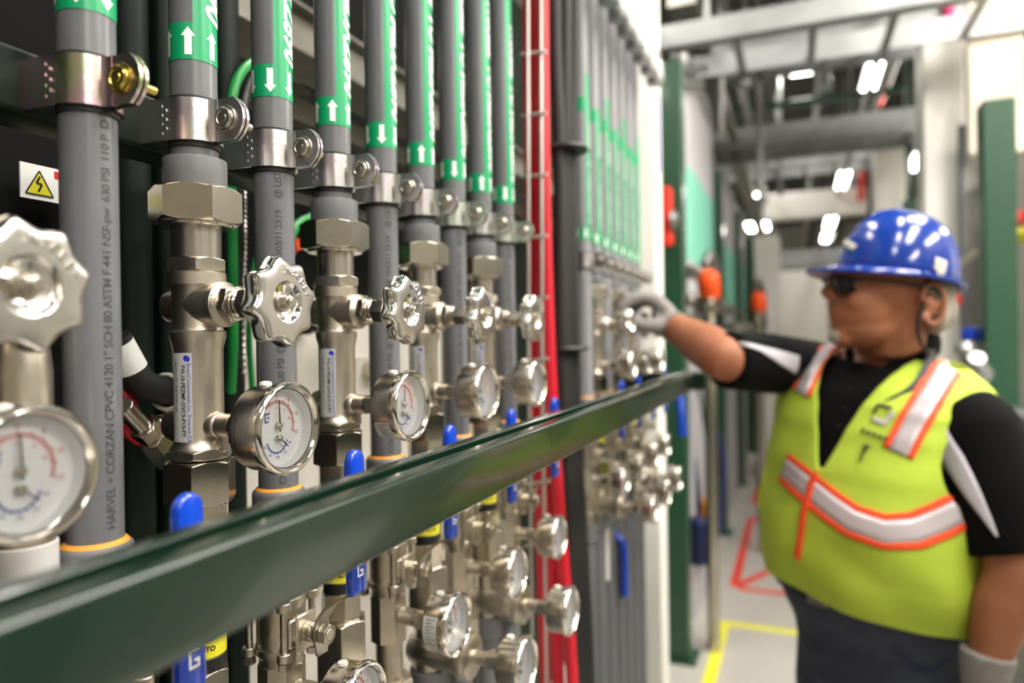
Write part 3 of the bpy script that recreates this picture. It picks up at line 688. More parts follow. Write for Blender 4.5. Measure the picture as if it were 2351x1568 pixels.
def hose(name, pts, r, mt, label, cat, group=None, n=8, flat=None, seg_=14):
    b = MB().tube(spline(pts, n), r, seg_, flat=flat); o = b.build(name, mt, smooth=60); tag(o, label, cat, group); return o
hose('green_hose', [onx(582, 142, -.56), onx(556, 165, -.55), onx(535, 215, -.54), onx(528, 330, -.54), onx(534, 520, -.54), onx(536, 760, -.54), onx(530, 900, -.56)], .0052, 'green_hose', 'bright green hose curving down between the second and third pipes', 'hose')
hose('green_cable', [onx(620, 540, -.6), onx(585, 610, -.6), onx(572, 760, -.6), onx(580, 900, -.6), onx(590, 1050, -.6)], .0035, 'green_hose', 'thin green cable behind the third pipe against the off white cabinet', 'cable')
hose('green_cable', [onx(835, 470, -.62), onx(700, 505, -.62), onx(660, 560, -.6)], .006, 'green_hose', 'short green cable crossing behind the fourth pipe', 'cable')
hose('black_hose', [onx(592, 150, -.57), onx(570, 190, -.56), onx(556, 260, -.55), onx(548, 450, -.55), onx(550, 760, -.56)], .006, 'black', 'black corrugated hose beside the bright green hose', 'hose')
b = MB(); path = spline([onx(561, 440, -.55), onx(562, 560, -.55), onx(558, 700, -.55), onx(560, 860, -.55)], 30)
b.tube(path, [.0022 + .0009 * math.sin(i * 2.2) for i in range(len(path))], 10); tag(b.build('braided_cable', 'wire'), 'thin twisted steel braided cable beside the first valve', 'cable')
t = hose('black_cable', [onx(262, 775, -.53), onx(300, 845, -.53), onx(335, 885, -.53), onx(420, 905, -.54), onx(470, 905, -.56)], .013, 'rubber', 'thick black cable with a white printed sleeve beside the leftmost pipe', 'cable')
MB().tube([onx(268, 788, -.53), onx(302, 848, -.53)], .0134, 18).build('white_sleeve', 'white_print', t)
b = MB(); p = onx(382, 900, -.53)
b.tube([p + Vector((.0, .003 * math.cos(a), .016 * math.sin(a))) + Vector((.016 * math.cos(a), 0, 0)) for a in [k * .35 for k in range(19)]], .002, 8); b.build('cable_tie', 'ptfe', t)
hose('red_cable', [onx(262, 860, -.55), onx(292, 920, -.54), onx(310, 960, -.54), onx(295, 985, -.54), onx(322, 1010, -.54)], .006, 'red_hose', 'red cable loop low between the leftmost pipe and first valve', 'cable')
hose('green_cable', [onx(262, 880, -.57), onx(330, 895, -.57), onx(400, 925, -.57)], .004, 'green_hose', 'thin green cable under the thick black cable', 'cable')
t = thing('hose_fitting', onx(330, 985, -.53), 'bright steel hose fitting in the gap beside the first valve', 'fitting')
b = MB(); M = Matrix.Rotation(.9, 4, 'X') @ Matrix.Rotation(.3, 4, 'Y'); b.hexn(.02, -.012, .004, M); b.cyl(.008, .004, .04, M); b.hexn(.024, -.055, -.012, M, .4); b.build('fitting_body', 'steel', t)
b = MB(); b.cyl(.011, -.02, .03, AY @ T(0, 0, .03)); b.hexn(.022, .0, .012, AY @ T(0, 0, .04)); b.build('fitting_elbow', 'steel', t)
t = thing('strainer_body', (-.424, .274, CAMH - .07), 'blurred cast steel body behind the big handwheel and gauge at the left edge', 'strainer')
MB().lathe([(.0, .085), (.012, .082), (.0150, .07), (.0165, .055), (.0165, -.045), (.0, -.046)], 36).build('strainer_shell', 'cast_steel', t)
MB().cyl(.0178, -.125, -.045).build('white_label_band', 'sticker', t)
hose('grey_conduit', [(-.55, .335, CAMH + .52), (-.55, .335, CAMH + .66)], .024, 'steel', 'short bright steel end cap high beside the second pipe', 'cap')

# --------------------------------------------- red hoses, wire tray, black hoses
for i, (pts, r) in enumerate([([(1214, -1000), (1213, 0), (1219, 500), (1234, 1000), (1252, 1568), (1258, 1900)], .0100), ([(1229, -1000), (1230, 0), (1236, 500), (1252, 900), (1268, 1250), (1282, 1568), (1290, 1900)], .0105), ([(1244, -1000), (1246, 0), (1252, 500), (1266, 900), (1290, 1250), (1314, 1568), (1320, 1900)], .0105)]):
    hose('red_hose', [at(x, y, [1.24, 1.22, 1.20][i]) for x, y in pts], r, 'red_hose', 'bright red hose beside the wire ladder, %s from the left' % ORD[i], 'hose', 'red hoses')
t = thing('wire_tray', at(1225, 784, 1.15), 'upright wire ladder of thin grey rods in front of the red hoses', 'cable tray'); o0 = t.location
b = MB()
for (x0, x1) in ((1209, 1219), (1239, 1250)): b.tube([at(x0, -900, 1.15) - o0, at((x0 + x1) / 2, 784, 1.15) - o0, at(x1 + 8, 1900, 1.15) - o0], .003, 10)
b.build('tray_rods', 'wire', t)
for k in range(16):
    y = -725 + k * 141; MB().tube([at(1190 + k, y + 4, 1.17) - o0, at(1248 + k, y - 3, 1.14) - o0], .0026, 8).build('tray_rung', 'wire', t)
for i, (x0, x1, x2, x3, r, Z) in enumerate([(1274, 1284, 1290, 1318, .0125, 1.30), (1298, 1296, 1300, 1328, .0125, 1.31), (1318, 1308, 1316, 1342, .0125, 1.33), (1305, 1304, 1308, 1350, .014, 1.38)]):
    hose('black_hose', [at(x0, -1000, Z), at(x0, 0, Z), at(x1, 345, Z), at(x2, 800, Z), at((x2 + x3) / 2, 1150, Z), at(x3, 1568, Z), at(x3 + 4, 1900, Z)], r, 'rubber', 'thick black hose in the bundle beside the red hoses, %s from the left' % ORD[i], 'hose', 'black hoses of the bundle')
for i, y in enumerate((345, 800)):
    p = at(1298, y, 1.32); b = MB().lathe([(.042, -.004), (.044, 0), (.042, .004)], 24, T(p.x, p.y, p.z)); tag(b.build('cable_tie', 'black'), 'black tie around the black hose bundle, %s one' % ('upper', 'lower')[i], 'cable tie')
# --------------------------------------------- white column and posts
t = MB().box((-.50, 2.25, 0), (-.405, 2.34, 6.2), ch=.008).build('white_column', 'white_paint'); tag(t, 'white square column rising between the second bay and green post', 'column')
MB().box((-.4049, 2.262, CAMH + .53), (-.4045, 2.30, CAMH + .78)).build('blue_label', 'blue_print', t)
def post(x, y, h, wd, label, name='green_post', mt='green_post', grp='dark green posts of the racks'):
    t = thing(name, (x, y, 0), label, 'post', grp)
    b = MB().box((-wd / 2, -wd / 2, .012), (wd / 2, wd / 2, h), ch=.006); b.build('post_shaft', mt, t)
    MB().box((-wd * .8, -wd * .8, 0), (wd * .8, wd * .8, .012), ch=.002).build('base_plate', mt, t)
    return t
p = at(1548, 784, 3.4); post(p.x, p.y, CAMH + 1.32, .115, 'tall dark green post just right of the white column', )
LY = [5.75, 7.7, 9.9, 12.2]
for i, y in enumerate(LY): post(-.58, y, CAMH + 1.3, .12, 'dark green post of the left racks, %s beyond the red box' % ORD[i])
RY = [3.56, 5.9, 8.3, 10.7]
for i, y in enumerate(RY): post(.80, y, CAMH + .98, .12, ['dark green post at the right edge behind the worker\'s shoulder', 'dark green post of the right racks, second from the camera', 'dark green post of the right racks, third from the camera', 'dark green post of the right racks, farthest'][i])
p = at(1531, 500, 3.3); t = thing('red_fire_bell', p, 'red box mounted on the green post right of the white column', 'alarm')
MB().box((-.028, -.05, -.14), (.028, .02, .14), ch=.012).build('housing', 'red_plastic', t)
MB().lathe([(.05, 0), (.045, .02), (.0, .035)], 24, T(.03, -.04, -.02) @ AX).build('bell', 'galv', t)
for i, (py, x0, x1) in enumerate(((165, 1500, 1620), (200, 1495, 1610))):
    b = MB().tube([at(x0, py + 2, 3.5), at(x1, py - 6, 3.9)], .022, 10); tag(b.build('support_arm', 'galv'), '%s short grey arm at the top of the green post' % ('upper', 'lower')[i], 'arm')
# --------------------------------------------- third bay: tightly packed taped pipes
def far_pipe(z0, z1, t0, t1, r=.034):
    t = thing('bay_pipe', (0, 0, 0)); MB().cyl(r, z0, z1, n=20).build('pipe_tube', 'far_pvc_lit', t)
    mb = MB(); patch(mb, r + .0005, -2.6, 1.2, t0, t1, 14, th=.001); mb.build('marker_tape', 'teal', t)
    b = MB(); b.hexn(r * 2.35, z1 - .02, z1 + .05); b.lathe([(r * 1.1, z1 + .05), (r * 1.3, z1 + .08), (r, z1 + .12), (0, z1 + .13)], 16); b.build('top_fitting', 'galv', t)
    b = MB(); b.hexn(r * 2.35, t0 - .10, t0 - .03); b.cyl(r * .9, t0 - .3, t0 - .1, n=16); b.hexn(r * 2.3, t0 - .36, t0 - .3)
    b.lathe([(r * 1.0, 0), (r * 1.3, .03), (r * .6, .06), (r * 1.4, .07), (r * 1.4, .11)], 16, T(0, 0, t0 - .22) @ AX); b.build('valve_group', 'steel', t)
    return t
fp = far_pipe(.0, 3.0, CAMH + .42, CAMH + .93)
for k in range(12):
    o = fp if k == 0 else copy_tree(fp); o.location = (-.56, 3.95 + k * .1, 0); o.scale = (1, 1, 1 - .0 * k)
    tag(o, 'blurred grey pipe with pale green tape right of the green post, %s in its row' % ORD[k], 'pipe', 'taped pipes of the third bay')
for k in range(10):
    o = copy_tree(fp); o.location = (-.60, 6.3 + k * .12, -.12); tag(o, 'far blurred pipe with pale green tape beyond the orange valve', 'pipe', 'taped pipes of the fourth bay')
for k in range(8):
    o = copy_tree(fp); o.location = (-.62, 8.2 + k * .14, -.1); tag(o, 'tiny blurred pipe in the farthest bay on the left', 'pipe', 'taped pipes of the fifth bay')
b = MB().box((-.52, 3.9, CAMH - .02), (-.45, 5.6, CAMH + .04), ch=.004); tag(b.build('bay_shelf', 'galv'), 'grey metal shelf rail across the third bay of pipes', 'rail')
for i, (px, py, Z, s) in enumerate(((1627, 655, 3.45, 1.), (1742, 695, 5.0, 1.))):
    t = thing('orange_valve', at(px, py, Z), ['orange capped valve with a black motor, nearer and larger, beyond the hand', 'orange capped valve with a black motor, farther, above the black sleeve'][i], 'valve', 'orange valves')
    b = MB(); b.lathe([(.03, -.07), (.05, -.06), (.055, .0), (.05, .05), (.03, .075), (.0, .08)], 20, Matrix.Rotation(.5, 4, 'X')); b.box((-.02, .03, .02), (.02, .11, .06), ch=.008); b.build('orange_cap', 'orange_plastic', t)
    b = MB(); b.box((-.04, .06, -.09), (.04, .17, .02), ch=.012); b.tube(spline([(0, .1, -.05), (.03, .18, -.12), (0, .2, -.3)]), .018, 10); b.build('motor', 'black', t)
    b = MB(); b.cyl(.03, -at(px, py, Z).z, -.06, n=20); b.hexn(.09, -.14, -.09); b.build('valve_body', 'steel', t)
    b = MB(); b.tube(spline([(-.02, .0, .10), (.0, .08, .16), (.02, .2, .07)]), .022, 10); b.build('bent_conduit', 'galv', t)
# floor level hoses by the left racks
for i, (pts, r, mt) in enumerate([([(1560, 870), (1600, 880), (1625, 1010), (1640, 1120), (1632, 1230), (1612, 1255), (1600, 1210)], .014, 'galv'), ([(1640, 980), (1662, 1060), (1655, 1180), (1640, 1250), (1615, 1262)], .014, 'dark_blue'), ([(1592, 1050), (1606, 1180), (1600, 1290), (1588, 1370), (1580, 1400)], .016, 'dark_blue'), ([(1625, 930), (1640, 1000), (1652, 1090)], .016, 'black')]):
    hose('drain_hose', [at(x, y, 3.75 + .08 * i) for x, y in pts], r, mt, ['pale grey loop of hose hanging near the floor beyond the green post', 'navy hose hanging beside the pale loop near the floor', 'navy hose bending to the floor at the green post', 'short black hose above the orange container'][i], 'hose')
t = tag(MB().lathe([(.04, -.1), (.045, -.09), (.045, .07), (.02, .09), (.02, .1)], 20, T(*at(1627, 1180, 3.9))).build('orange_bottle', 'orange_glue'), 'orange yellow bottle hanging low beyond the green post', 'bottle')
tag(MB().lathe([(.05, -.12), (.055, -.11), (.055, .1), (.03, .12)], 20, T(*at(1603, 1240, 3.65))).build('blue_canister', 'dark_blue'), 'dark blue canister low behind the green post', 'canister')
hose('lever_valve', [at(1560, 905, 3.1), at(1564, 950, 3.08), at(1567, 1000, 3.08)], .017, 'blue_vinyl', 'blue lever handle hanging just right of the rail end', 'handle')
hose('lever_valve', [at(1380, 1212, 1.74), at(1402, 1222, 1.72), at(1420, 1235, 1.7), at(1432, 1262, 1.7), at(1434, 1368, 1.7)], .0095, 'blue_vinyl', 'long blue lever handle low in the second bay', 'handle')
hose('lever_valve', [at(1502, 1150, 2.3), at(1502, 1250, 2.3)], .010, 'blue_vinyl', 'blue lever handle beside the white column low down', 'handle')
for i, (px, y0, y1, Z, r) in enumerate(((1466, 1080, 1330, 2.0, .012), (1386, 1190, 1330, 1.62, .011))):
    b = MB().tube([at(px, y0, Z), at(px + 3, y1, Z)], r, 16); tag(b.build('white_pipe', 'ptfe'), 'short white plastic pipe low in the second bay, %s' % ('right one', 'left one')[i], 'pipe')
# --------------------------------------------- overhead beams and ducts
def beam(name, y, z, x0, x1, h, label, cat, mt='beam_metal', rungs=0):
    t = thing(name, ((x0 + x1) / 2, y, z), label, cat)
    w2 = (x1 - x0) / 2
    b = MB(); b.box((-w2, -.02, -h / 2), (w2, .0, h / 2), ch=.003); b.box((-w2, -.02, -h / 2), (w2, .05, -h / 2 + .01)); b.build('side_rail', mt, t)
    b = MB(); b.box((-w2, .5, -h / 2), (w2, .52, h / 2)); b.build('side_rail', mt, t)
    for k in range(rungs):
        x = -w2 + (k + .5) * 2 * w2 / rungs; MB().box((x - .02, 0, -h / 2 + .01), (x + .02, .5, -h / 2 + .03)).build('rung', mt, t)
    return t
beam('cable_tray', 3.9, CAMH + 1.64, -1.6, 1.8, .13, 'galvanised cable tray crossing the aisle, topmost and nearest the camera', 'cable tray', rungs=9)
beam('cable_tray', 5.2, CAMH + 2.06, -1.6, 1.2, .20, 'broad galvanised tray crossing the aisle, second from the camera', 'cable tray', rungs=7)
beam('cable_tray', 7.0, CAMH + 1.86, -1.2, 1.15, .22, 'galvanised tray crossing the aisle just above the square ceiling light', 'cable tray', rungs=6)
beam('cable_tray', 9.4, CAMH + 2.15, -1.1, 1.0, .14, 'thinner galvanised tray crossing behind the round lights', 'cable tray', rungs=6)
beam('cable_tray', 13.0, CAMH + 1.3, -1.2, .9, .3, 'far wide tray crossing low over the aisle end', 'cable tray', rungs=5)
for i, (y, z, x0, x1) in enumerate(((4.6, 2.62, -1.5, 1.6), (6.2, 2.5, -1.5, 1.2), (8.2, 2.55, -1.3, 1.2), (10.4, 2.25, -1.3, 1.2), (12, 2.0, -1.2, 1.))):
    b = MB().box((x0, y, CAMH + z - .06), (x1, y + .1, CAMH + z), ch=.004); tag(b.build('green_beam', 'green_post'), 'dark green cross beam over the aisle, %s from the camera' % ORD[i], 'beam')
for i, (x, z) in enumerate(((-.75, 1.75), (-.45, 2.35), (.25, 2.6), (.62, 2.15), (.85, 2.5))):
    b = MB().tube([(x, 3.0, CAMH + z), (x, 26, CAMH + z)], .03, 12); tag(b.build('overhead_pipe', 'galv'), 'grey overhead pipe running along the aisle, %s from the left' % ORD[i], 'pipe', 'overhead pipes')
    if i % 2 == 0:
        b = MB().box((x + .1, 4, CAMH + z + .1), (x + .26, 26, CAMH + z + .16), ch=.003); tag(b.build('overhead_tray', 'dark_green' if i else 'tray'), 'long overhead tray beside the %s overhead pipe' % ORD[i], 'cable tray')
for i, (px, py0, py1, Z) in enumerate(((1745, 300, 460, 6.), (1712, 90, 190, 5.2), (1655, 200, 320, 5.), (2085, 200, 480, 6.5), (1900, 60, 200, 7), (1620, -60, 90, 4.5), (1790, 330, 440, 8))):
    q = at(px + 2, py1, Z); b = MB().tube([Vector((q.x, q.y, 6.2)), q], .025, 10); b.hexn(.09, -.03, .03, T(*at(px + 2, py1, Z)))
    tag(b.build('drop_pipe', 'green_post' if i == 3 else 'galv'), ['grey drop pipe above the far racks, third from the left', 'grey drop pipe under the nearest tray', 'grey drop pipe beside the taped third bay', 'green drop pipe left of the tall white duct', 'grey drop pipe beside the tilted tube light', 'grey drop pipe near the top by the white column', 'far grey drop pipe over the aisle'][i], 'pipe')
t = hose('red_rod', [at(2035, 180, 8.5), at(2028, 245, 8.5)], .035, 'red_plastic', 'red hanging rod right of the tilted tube light', 'rod')
hose('red_rod', [at(1982, 345, 10.5), at(1978, 460, 10.5)], .05, 'red_plastic', 'red upright rod above the blue helmet', 'rod')
hose('pink_strip', [at(2176, -60, 4.4), at(2180, 100, 4.4)], .03, 'pink', 'bright pink strip at the top beside the white duct', 'strip')
def duct(x, y, w_, d_, z0, z1, label, mt='white_paint'):
    o = MB().box((x - w_ / 2, y - d_ / 2, z0), (x + w_ / 2, y + d_ / 2, z1), ch=.01).build('white_duct', mt); tag(o, label, 'duct'); return o
p = at(2160, 500, 4.2); duct(p.x, p.y, .21, .3, 0, CAMH + 1.74, 'tall white duct right of the blue helmet')
p = at(2045, 500, 7.0); duct(p.x, p.y, .30, .3, 0, CAMH + 2.0, 'white duct rising behind the blue helmet')
p = at(2285, 200, 3.75); duct(p.x, p.y, .26, .05, CAMH + .95, CAMH + 2.2, 'pale translucent panel at the upper right edge', 'cream')
p = at(1762, 600, 8.0); duct(p.x, p.y, .26, .5, 0, CAMH + 1.1, 'pale duct at the far end of the left racks')
p = at(1900, 485, 11.0); duct(p.x - .2, p.y, 1.5, .3, CAMH + 1.85, CAMH + 2.25, 'long white duct crossing the far end of the aisle')
p = at(1830, 690, 15.0); duct(p.x, p.y, 1.2, .1, 0, CAMH + 1.4, 'pale wall panel closing the far end of the aisle', 'wall')
hose('brass_pipe', [at(2200, 610, 3.6), at(2275, 552, 3.25)], .014, 'cream', 'beige tube slanting from the duct to the right green post', 'tube')
for i in range(6):
    p = at(2212 + i * 9, 600, 3.9 + i * .03); b = MB().cyl(.022, 0, CAMH + 1.15 - .03 * i, T(p.x, p.y, 0), 16)
    tag(b.build('right_pipe', 'tray' if i % 2 else 'pvc'), 'grey upright pipe left of the right green post, %s from the left' % ORD[i], 'pipe', 'upright pipes of the right rack')
for i, (px, py, Z, mt) in enumerate(((2215, 800, 3.0, 'galv'), (2240, 830, 2.9, 'galv'), (2255, 858, 2.9, 'galv'), (2228, 770, 3.1, 'blue_vinyl'), (2188, 690, 3.6, 'red_plastic'), (2340, 500, 3.3, 'red_plastic'), (2340, 540, 3.3, 'yellow'))):
    t = MB().lathe([(0, -.03), (.03, -.028), (.04, 0), (.03, .028), (0, .03)], 18, T(*at(px, py, Z)) @ Matrix.Rotation(.9 * i, 4, 'X')).build('pipe_fitting', mt)
    tag(t, ['bright round fitting behind the worker\'s shoulder, uppermost', 'bright round fitting behind the shoulder, middle', 'bright round fitting behind the shoulder, lowest', 'blue knob above the bright fittings behind the shoulder', 'red knob behind the worker\'s hair', 'red knob at the right picture edge', 'yellow knob at the right picture edge'][i], 'fitting')
b = MB(); b.box((1.08, 3.45, .1), (1.14, 12, CAMH + .9)); tag(b.build('rack_backing', 'white_panel'), 'long pale panel behind the right hand racks', 'panel')
for k, y in enumerate((5.2, 5.6, 6.2, 6.7, 7.2, 8.7, 9.2, 9.7, 10.2)):
    b = MB().cyl(.03, 0, CAMH + .9, T(.93, y, 0), 14); tag(b.build('right_pipe', 'pvc' if k % 3 else 'galv'), 'grey upright pipe in the right racks deeper down the aisle', 'pipe', 'far upright pipes on the right')
b = MB(); b.box((.74, 2.0, .1), (.80, 3.4, 1.25), ch=.005); tag(b.build('equipment_cabinet', 'pvc'), 'grey equipment cabinet behind the hanging arm at the right edge', 'cabinet')
b = MB(); b.box((-1.02, 2.4, .1), (-.98, 12, CAMH + 1.3)); tag(b.build('rack_backing', 'dark_green'), 'long dark green panel behind the left racks', 'panel')
# opposite racks beside and behind the camera, seen only in the metal
for i in range(3): post(.95, -1.6 + i * 1.25, CAMH + 1.0, .11, 'dark green post of the rack opposite the near pipes')
b = MB(); b.box((1.25, -2.2, .2), (1.3, 1.9, 2.1)); tag(b.build('rack_backing', 'white_panel'), 'unseen pale fill panel added opposite the near pipes', 'panel')  # added out of view as bright fill in the steel reflections
# --------------------------------------------- floor marks
def ground(px, py):
    d = at(px, py, 1) - Vector((0, 0, CAMH)); k = -CAMH / d.z; p = Vector((0, 0, CAMH)) + d * k; return Vector((p.x, p.y))
def stripe(name, p, q, w_, mt, label):
    d = (q - p).normalized(); nn = Vector((-d.y, d.x)) * w_ / 2
    b = MB().add([(*(p + nn), .0015), (*(q + nn), .0015), (*(q - nn), .0015), (*(p - nn), .0015), (*(p + nn), 0.0002), (*(q + nn), .0002), (*(q - nn), .0002), (*(p - nn), .0002)], [(3, 2, 1, 0), (0, 1, 5, 4), (1, 2, 6, 5), (2, 3, 7, 6), (3, 0, 4, 7)])
    o = b.build(name, mt, smooth=0); tag(o, label, 'floor marking', 'floor markings'); return o
y0 = ground(1655, 1430); 
stripe('floor_stripe', Vector((-.385, y0.y + .03)), Vector((-.385, y0.y - 2.2)), .06, 'floor_yellow', 'yellow floor line running toward the camera along the left racks')
stripe('floor_stripe', Vector((-.355, y0.y)), Vector((.6, y0.y)), .06, 'floor_yellow', 'yellow floor line crossing the aisle behind the worker\'s legs')
def redbox(ya, yb_, s):
    A_ = Vector((-.38, ya)); B_ = Vector((-.38, yb_)); C_ = Vector((.5, yb_)); E_ = Vector((.5, ya))
    for k, (p, q, l) in enumerate(((A_, B_, 'along the racks'), (A_, E_, 'nearest edge'), (B_, C_, 'farthest edge'), (A_, C_, 'diagonal rising right'), (B_, E_, 'diagonal falling right'), (E_, C_, 'along the right side'))):
        d = (q - p).normalized() * .03; off = .0003 * k
        o = stripe('floor_stripe', p + d, q - d, .055, 'floor_red', 'red floor line of the %s crossed box, %s' % (s, l)); o.location.z = off
redbox(ground(1682, 1350).y, ground(1720, 1185).y, 'nearer')
redbox(ground(1735, 1160).y, ground(1757, 1078).y, 'farther')
stripe('floor_stripe', Vector((-.4, ground(1750, 1050).y)), Vector((-.4, ground(1790, 930).y)), .09, 'floor_yellow', 'far yellow floor line along the left racks')

# ------------------------------------------------------ the worker
from mathutils.bvhtree import BVHTree
C0 = Vector((.165, 1.635, 0)); FA = math.radians(230)
FV = Vector((math.cos(FA), math.sin(FA), 0)); LV = Vector((-FV.y, FV.x, 0))
ROWS = [(.80, .165, .115, .0), (.93, .180, .130, .0), (1.0, .198, .150, .012), (1.08, .212, .166, .028), (1.18, .214, .168, .032), (1.28, .211, .155, .022), (1.36, .209, .140, .010), (1.42, .206, .126, .0), (1.45, .196, .112, -.008), (1.475, .170, .096, -.018), (1.497, .130, .080, -.030), (1.515, .092, .066, -.038), (1.53, .070, .056, -.042)]
def row(z):
    z = max(ROWS[0][0], min(ROWS[-1][0], z))
    for i in range(len(ROWS) - 1):
        if z <= ROWS[i + 1][0]:
            t = (z - ROWS[i][0]) / (ROWS[i + 1][0] - ROWS[i][0]); t = t * t * (3 - 2 * t) * .5 + t * .5
            return [ROWS[i][k] * (1 - t) + ROWS[i + 1][k] * t for k in (1, 2, 3)]
def TP(th, z, off=0):
    a, b, c = row(z); a += off; b += off; s, co = math.sin(th), math.cos(th); e = 2 / 2.35
    fw = c + b * math.copysign(abs(co) ** e, co); la = a * math.copysign(abs(s) ** e, s)
    k = max(0, min(1, (z - 1.2) / .28)); k = k * k * (3 - 2 * k)
    return C0 + FV * fw + LV * la + Vector((0, 0, z - .17 * k * la)), la, fw
def torso(mb, off, z0, z1, rows=26, n=64):
    vs = []; fs = []
    for j in range(rows):
        z = z0 + (z1 - z0) * j / (rows - 1)
        vs += [tuple(TP(2 * PI * i / n, z, off)[0]) for i in range(n)]
    for j in range(rows - 1):
        for i in range(n): fs.append((j * n + i, j * n + (i + 1) % n, (j + 1) * n + (i + 1) % n, (j + 1) * n + i))
    fs += [tuple(range(n - 1, -1, -1)), tuple((rows - 1) * n + i for i in range(n))]
    mb.add(vs, fs)
def ell(mb, c, r, M=I4, n=20, m_=12):
    vs = []; fs = []
    prof = [(math.sin(PI * k / m_), -math.cos(PI * k / m_)) for k in range(m_ + 1)]
    prof[0] = (1e-4, -1); prof[-1] = (1e-4, 1)
    S_ = Matrix.Diagonal((r[0], r[1], r[2], 1)); mb.lathe(prof, n, M @ T(*c) @ S_)
def limb(mb, pts, rs, n=20, flat=None): mb.tube(spline(pts, 6), [rs[0]] if False else interp(rs, 6, len(pts)), n, flat=flat)
def interp(rs, n, k):
    out = []
    for i in range(k - 1):
        for q in range(n): out.append(rs[i] + (rs[i + 1] - rs[i]) * q / n)
    return out + [rs[-1]]
def remesh(mb, name, mt, parent, vox, smooth=6, disp=None):
    o = mb.build(name, mt, None, smooth=0)
    m = o.modifiers.new('r', 'REMESH'); m.mode = 'VOXEL'; m.voxel_size = vox
    m = o.modifiers.new('s', 'SMOOTH'); m.iterations = smooth; m.factor = .5
    bpy.context.view_layer.update()
    me = D.meshes.new_from_object(o.evaluated_get(bpy.context.evaluated_depsgraph_get()))
    o.modifiers.clear(); o.data = me; me.name = name; me.materials.clear()
    for q in (mt if isinstance(mt, list) else [mt]): me.materials.append(MATS[q])
    me.shade_smooth(); o.parent = parent; return o
man = thing('person', (0, 0, 0), 'person in a blue hard hat and yellow safety vest reaching toward the pipes', 'person')
HC = at(2022, 682, 1.42); HF = -R0; HL = Vector((R0.y, -R0.x, 0))
tilt = Matrix.Rotation(math.radians(-3), 4, 'Y')
HM = Matrix(((HF.x, HL.x, 0, HC.x), (HF.y, HL.y, 0, HC.y), (0, 0, 1, HC.z), (0, 0, 0, 1))) @ tilt @ Matrix.Scale(1.03, 4)
def H(f, l, u): return HM @ Vector((f, l, u))
SHR, ELR, WRR = Vector((.035, 1.765, 1.475)), Vector((-.128, 1.513, 1.50)), at(1538, 745, 1.67)
SHL, ELL_, WRL = Vector((.296, 1.492, 1.375)), Vector((.336, 1.425, 1.155)), Vector((.288, 1.395, .975))
b = MB()
ell(b, (-.018, 0, .035), (.103, .080, .098), HM, 28, 18); ell(b, (.035, 0, -.025), (.062, .064, .072), HM); ell(b, (.028, 0, -.060), (.062, .058, .044), HM)
ell(b, (.070, 0, -.082), (.026, .030, .022), HM); ell(b, (.066, 0, .030), (.034, .056, .034), HM)
b.tube([H(.086, 0, .036), H(.099, 0, .020), H(.109, 0, .006), H(.104, 0, -.004)], [.008, .009, .0115, .009], 14)
for s in (-1, 1):
    ell(b, (.098, s * .010, -.001), (.011, .008, .008), HM); ell(b, (.052, s * .042, -.012), (.034, .022, .030), HM)
    ell(b, (-.052, s * .076, -.018), (.014, .010, .024), HM)
    b.tube([H(-.052 + .022 * math.cos(a), s * .086, -.016 + .038 * math.sin(a)) for a in [.1 + k * .42 for k in range(13)]], [.0055] * 13, 10)
    ell(b, (-.040, s * .082, -.042), (.010, .006, .010), HM)
b.tube([H(.086, -.026, .041), H(.094, 0, .043), H(.086, .026, .041)], [.008, .009, .008], 12)
ell(b, (.087, 0, -.026), (.013, .026, .012), HM); ell(b, (.089, 0, -.038), (.009, .022, .005), HM); ell(b, (.086, 0, -.048), (.009, .021, .006), HM)
NB = TP(0, 1.5)[0] * .5 + TP(PI, 1.5)[0] * .5
b.tube([H(-.020, 0, -.03), H(-.028, 0, -.08), NB + Vector((0, 0, .03)), NB - Vector((0, 0, .06))], [.062, .060, .066, .085], 28)
torso(b, -.018, .84, 1.50)
limb(b, [SHR, ELR.lerp(SHR, .5), ELR, ELR.lerp(WRR, .35), ELR.lerp(WRR, .75), WRR, WRR.lerp(at(1505, 722, 1.665), .6)], [.062, .054, .047, .050, .037, .030, .030], 24)
limb(b, [SHL, SHL.lerp(ELL_, .5), ELL_, ELL_.lerp(WRL, .4), ELL_.lerp(WRL, .8), WRL, WRL + Vector((-.005, -.005, -.04))], [.060, .054, .047, .046, .034, .030, .030], 24)
def foot(s): return C0 + LV * (s * .12) + FV * (.02 * s)
for s in (-1, 1):
    f = foot(s); limb(b, [C0 + LV * (s * .09) + Vector((0, 0, .9)), C0 + LV * (s * .10) + FV * .01 + Vector((0, 0, .5)), f + Vector((0, 0, .08))], [.085, .058, .042], 20)
body = remesh(b, 'body', 'skin', man, .0042, 5)
# shirt
b = MB(); torso(b, 0, .97, 1.488)
limb(b, [SHR - (ELR - SHR) * .25, SHR, ELR.lerp(SHR, .45), ELR.lerp(SHR, .12), ELR + (ELR - SHR) * .04], [.042, .062, .066, .062, .060], 28)
limb(b, [SHL + Vector((0, 0, .035)) - LV * .03, SHL, SHL.lerp(ELL_, .5), ELL_.lerp(SHL, .06)], [.050, .074, .074, .066], 28)
shirt = remesh(b, 'shirt', 'shirt', man, .006, 8)
b = MB(); n = 40; NH = NB + Vector((0, 0, .030))
pts = []
for i in range(n + 1):
    a = -PI + .0 + 2 * PI * i / n; dip = .088 * max(0, math.cos(a)) ** 2
    pts.append(NH + FV * (.084 * math.cos(a)) + LV * (.080 * math.sin(a)) + Vector((0, 0, .008 - dip - .012 * math.sin(a))))
b.tube(pts, .024, 12, flat=.008); b.build('collar', 'shirt', shirt, smooth=60)
b = MB(); q0, q1 = TP(.42, 1.50, .012)[0], TP(.06, 1.36, .010)[0]
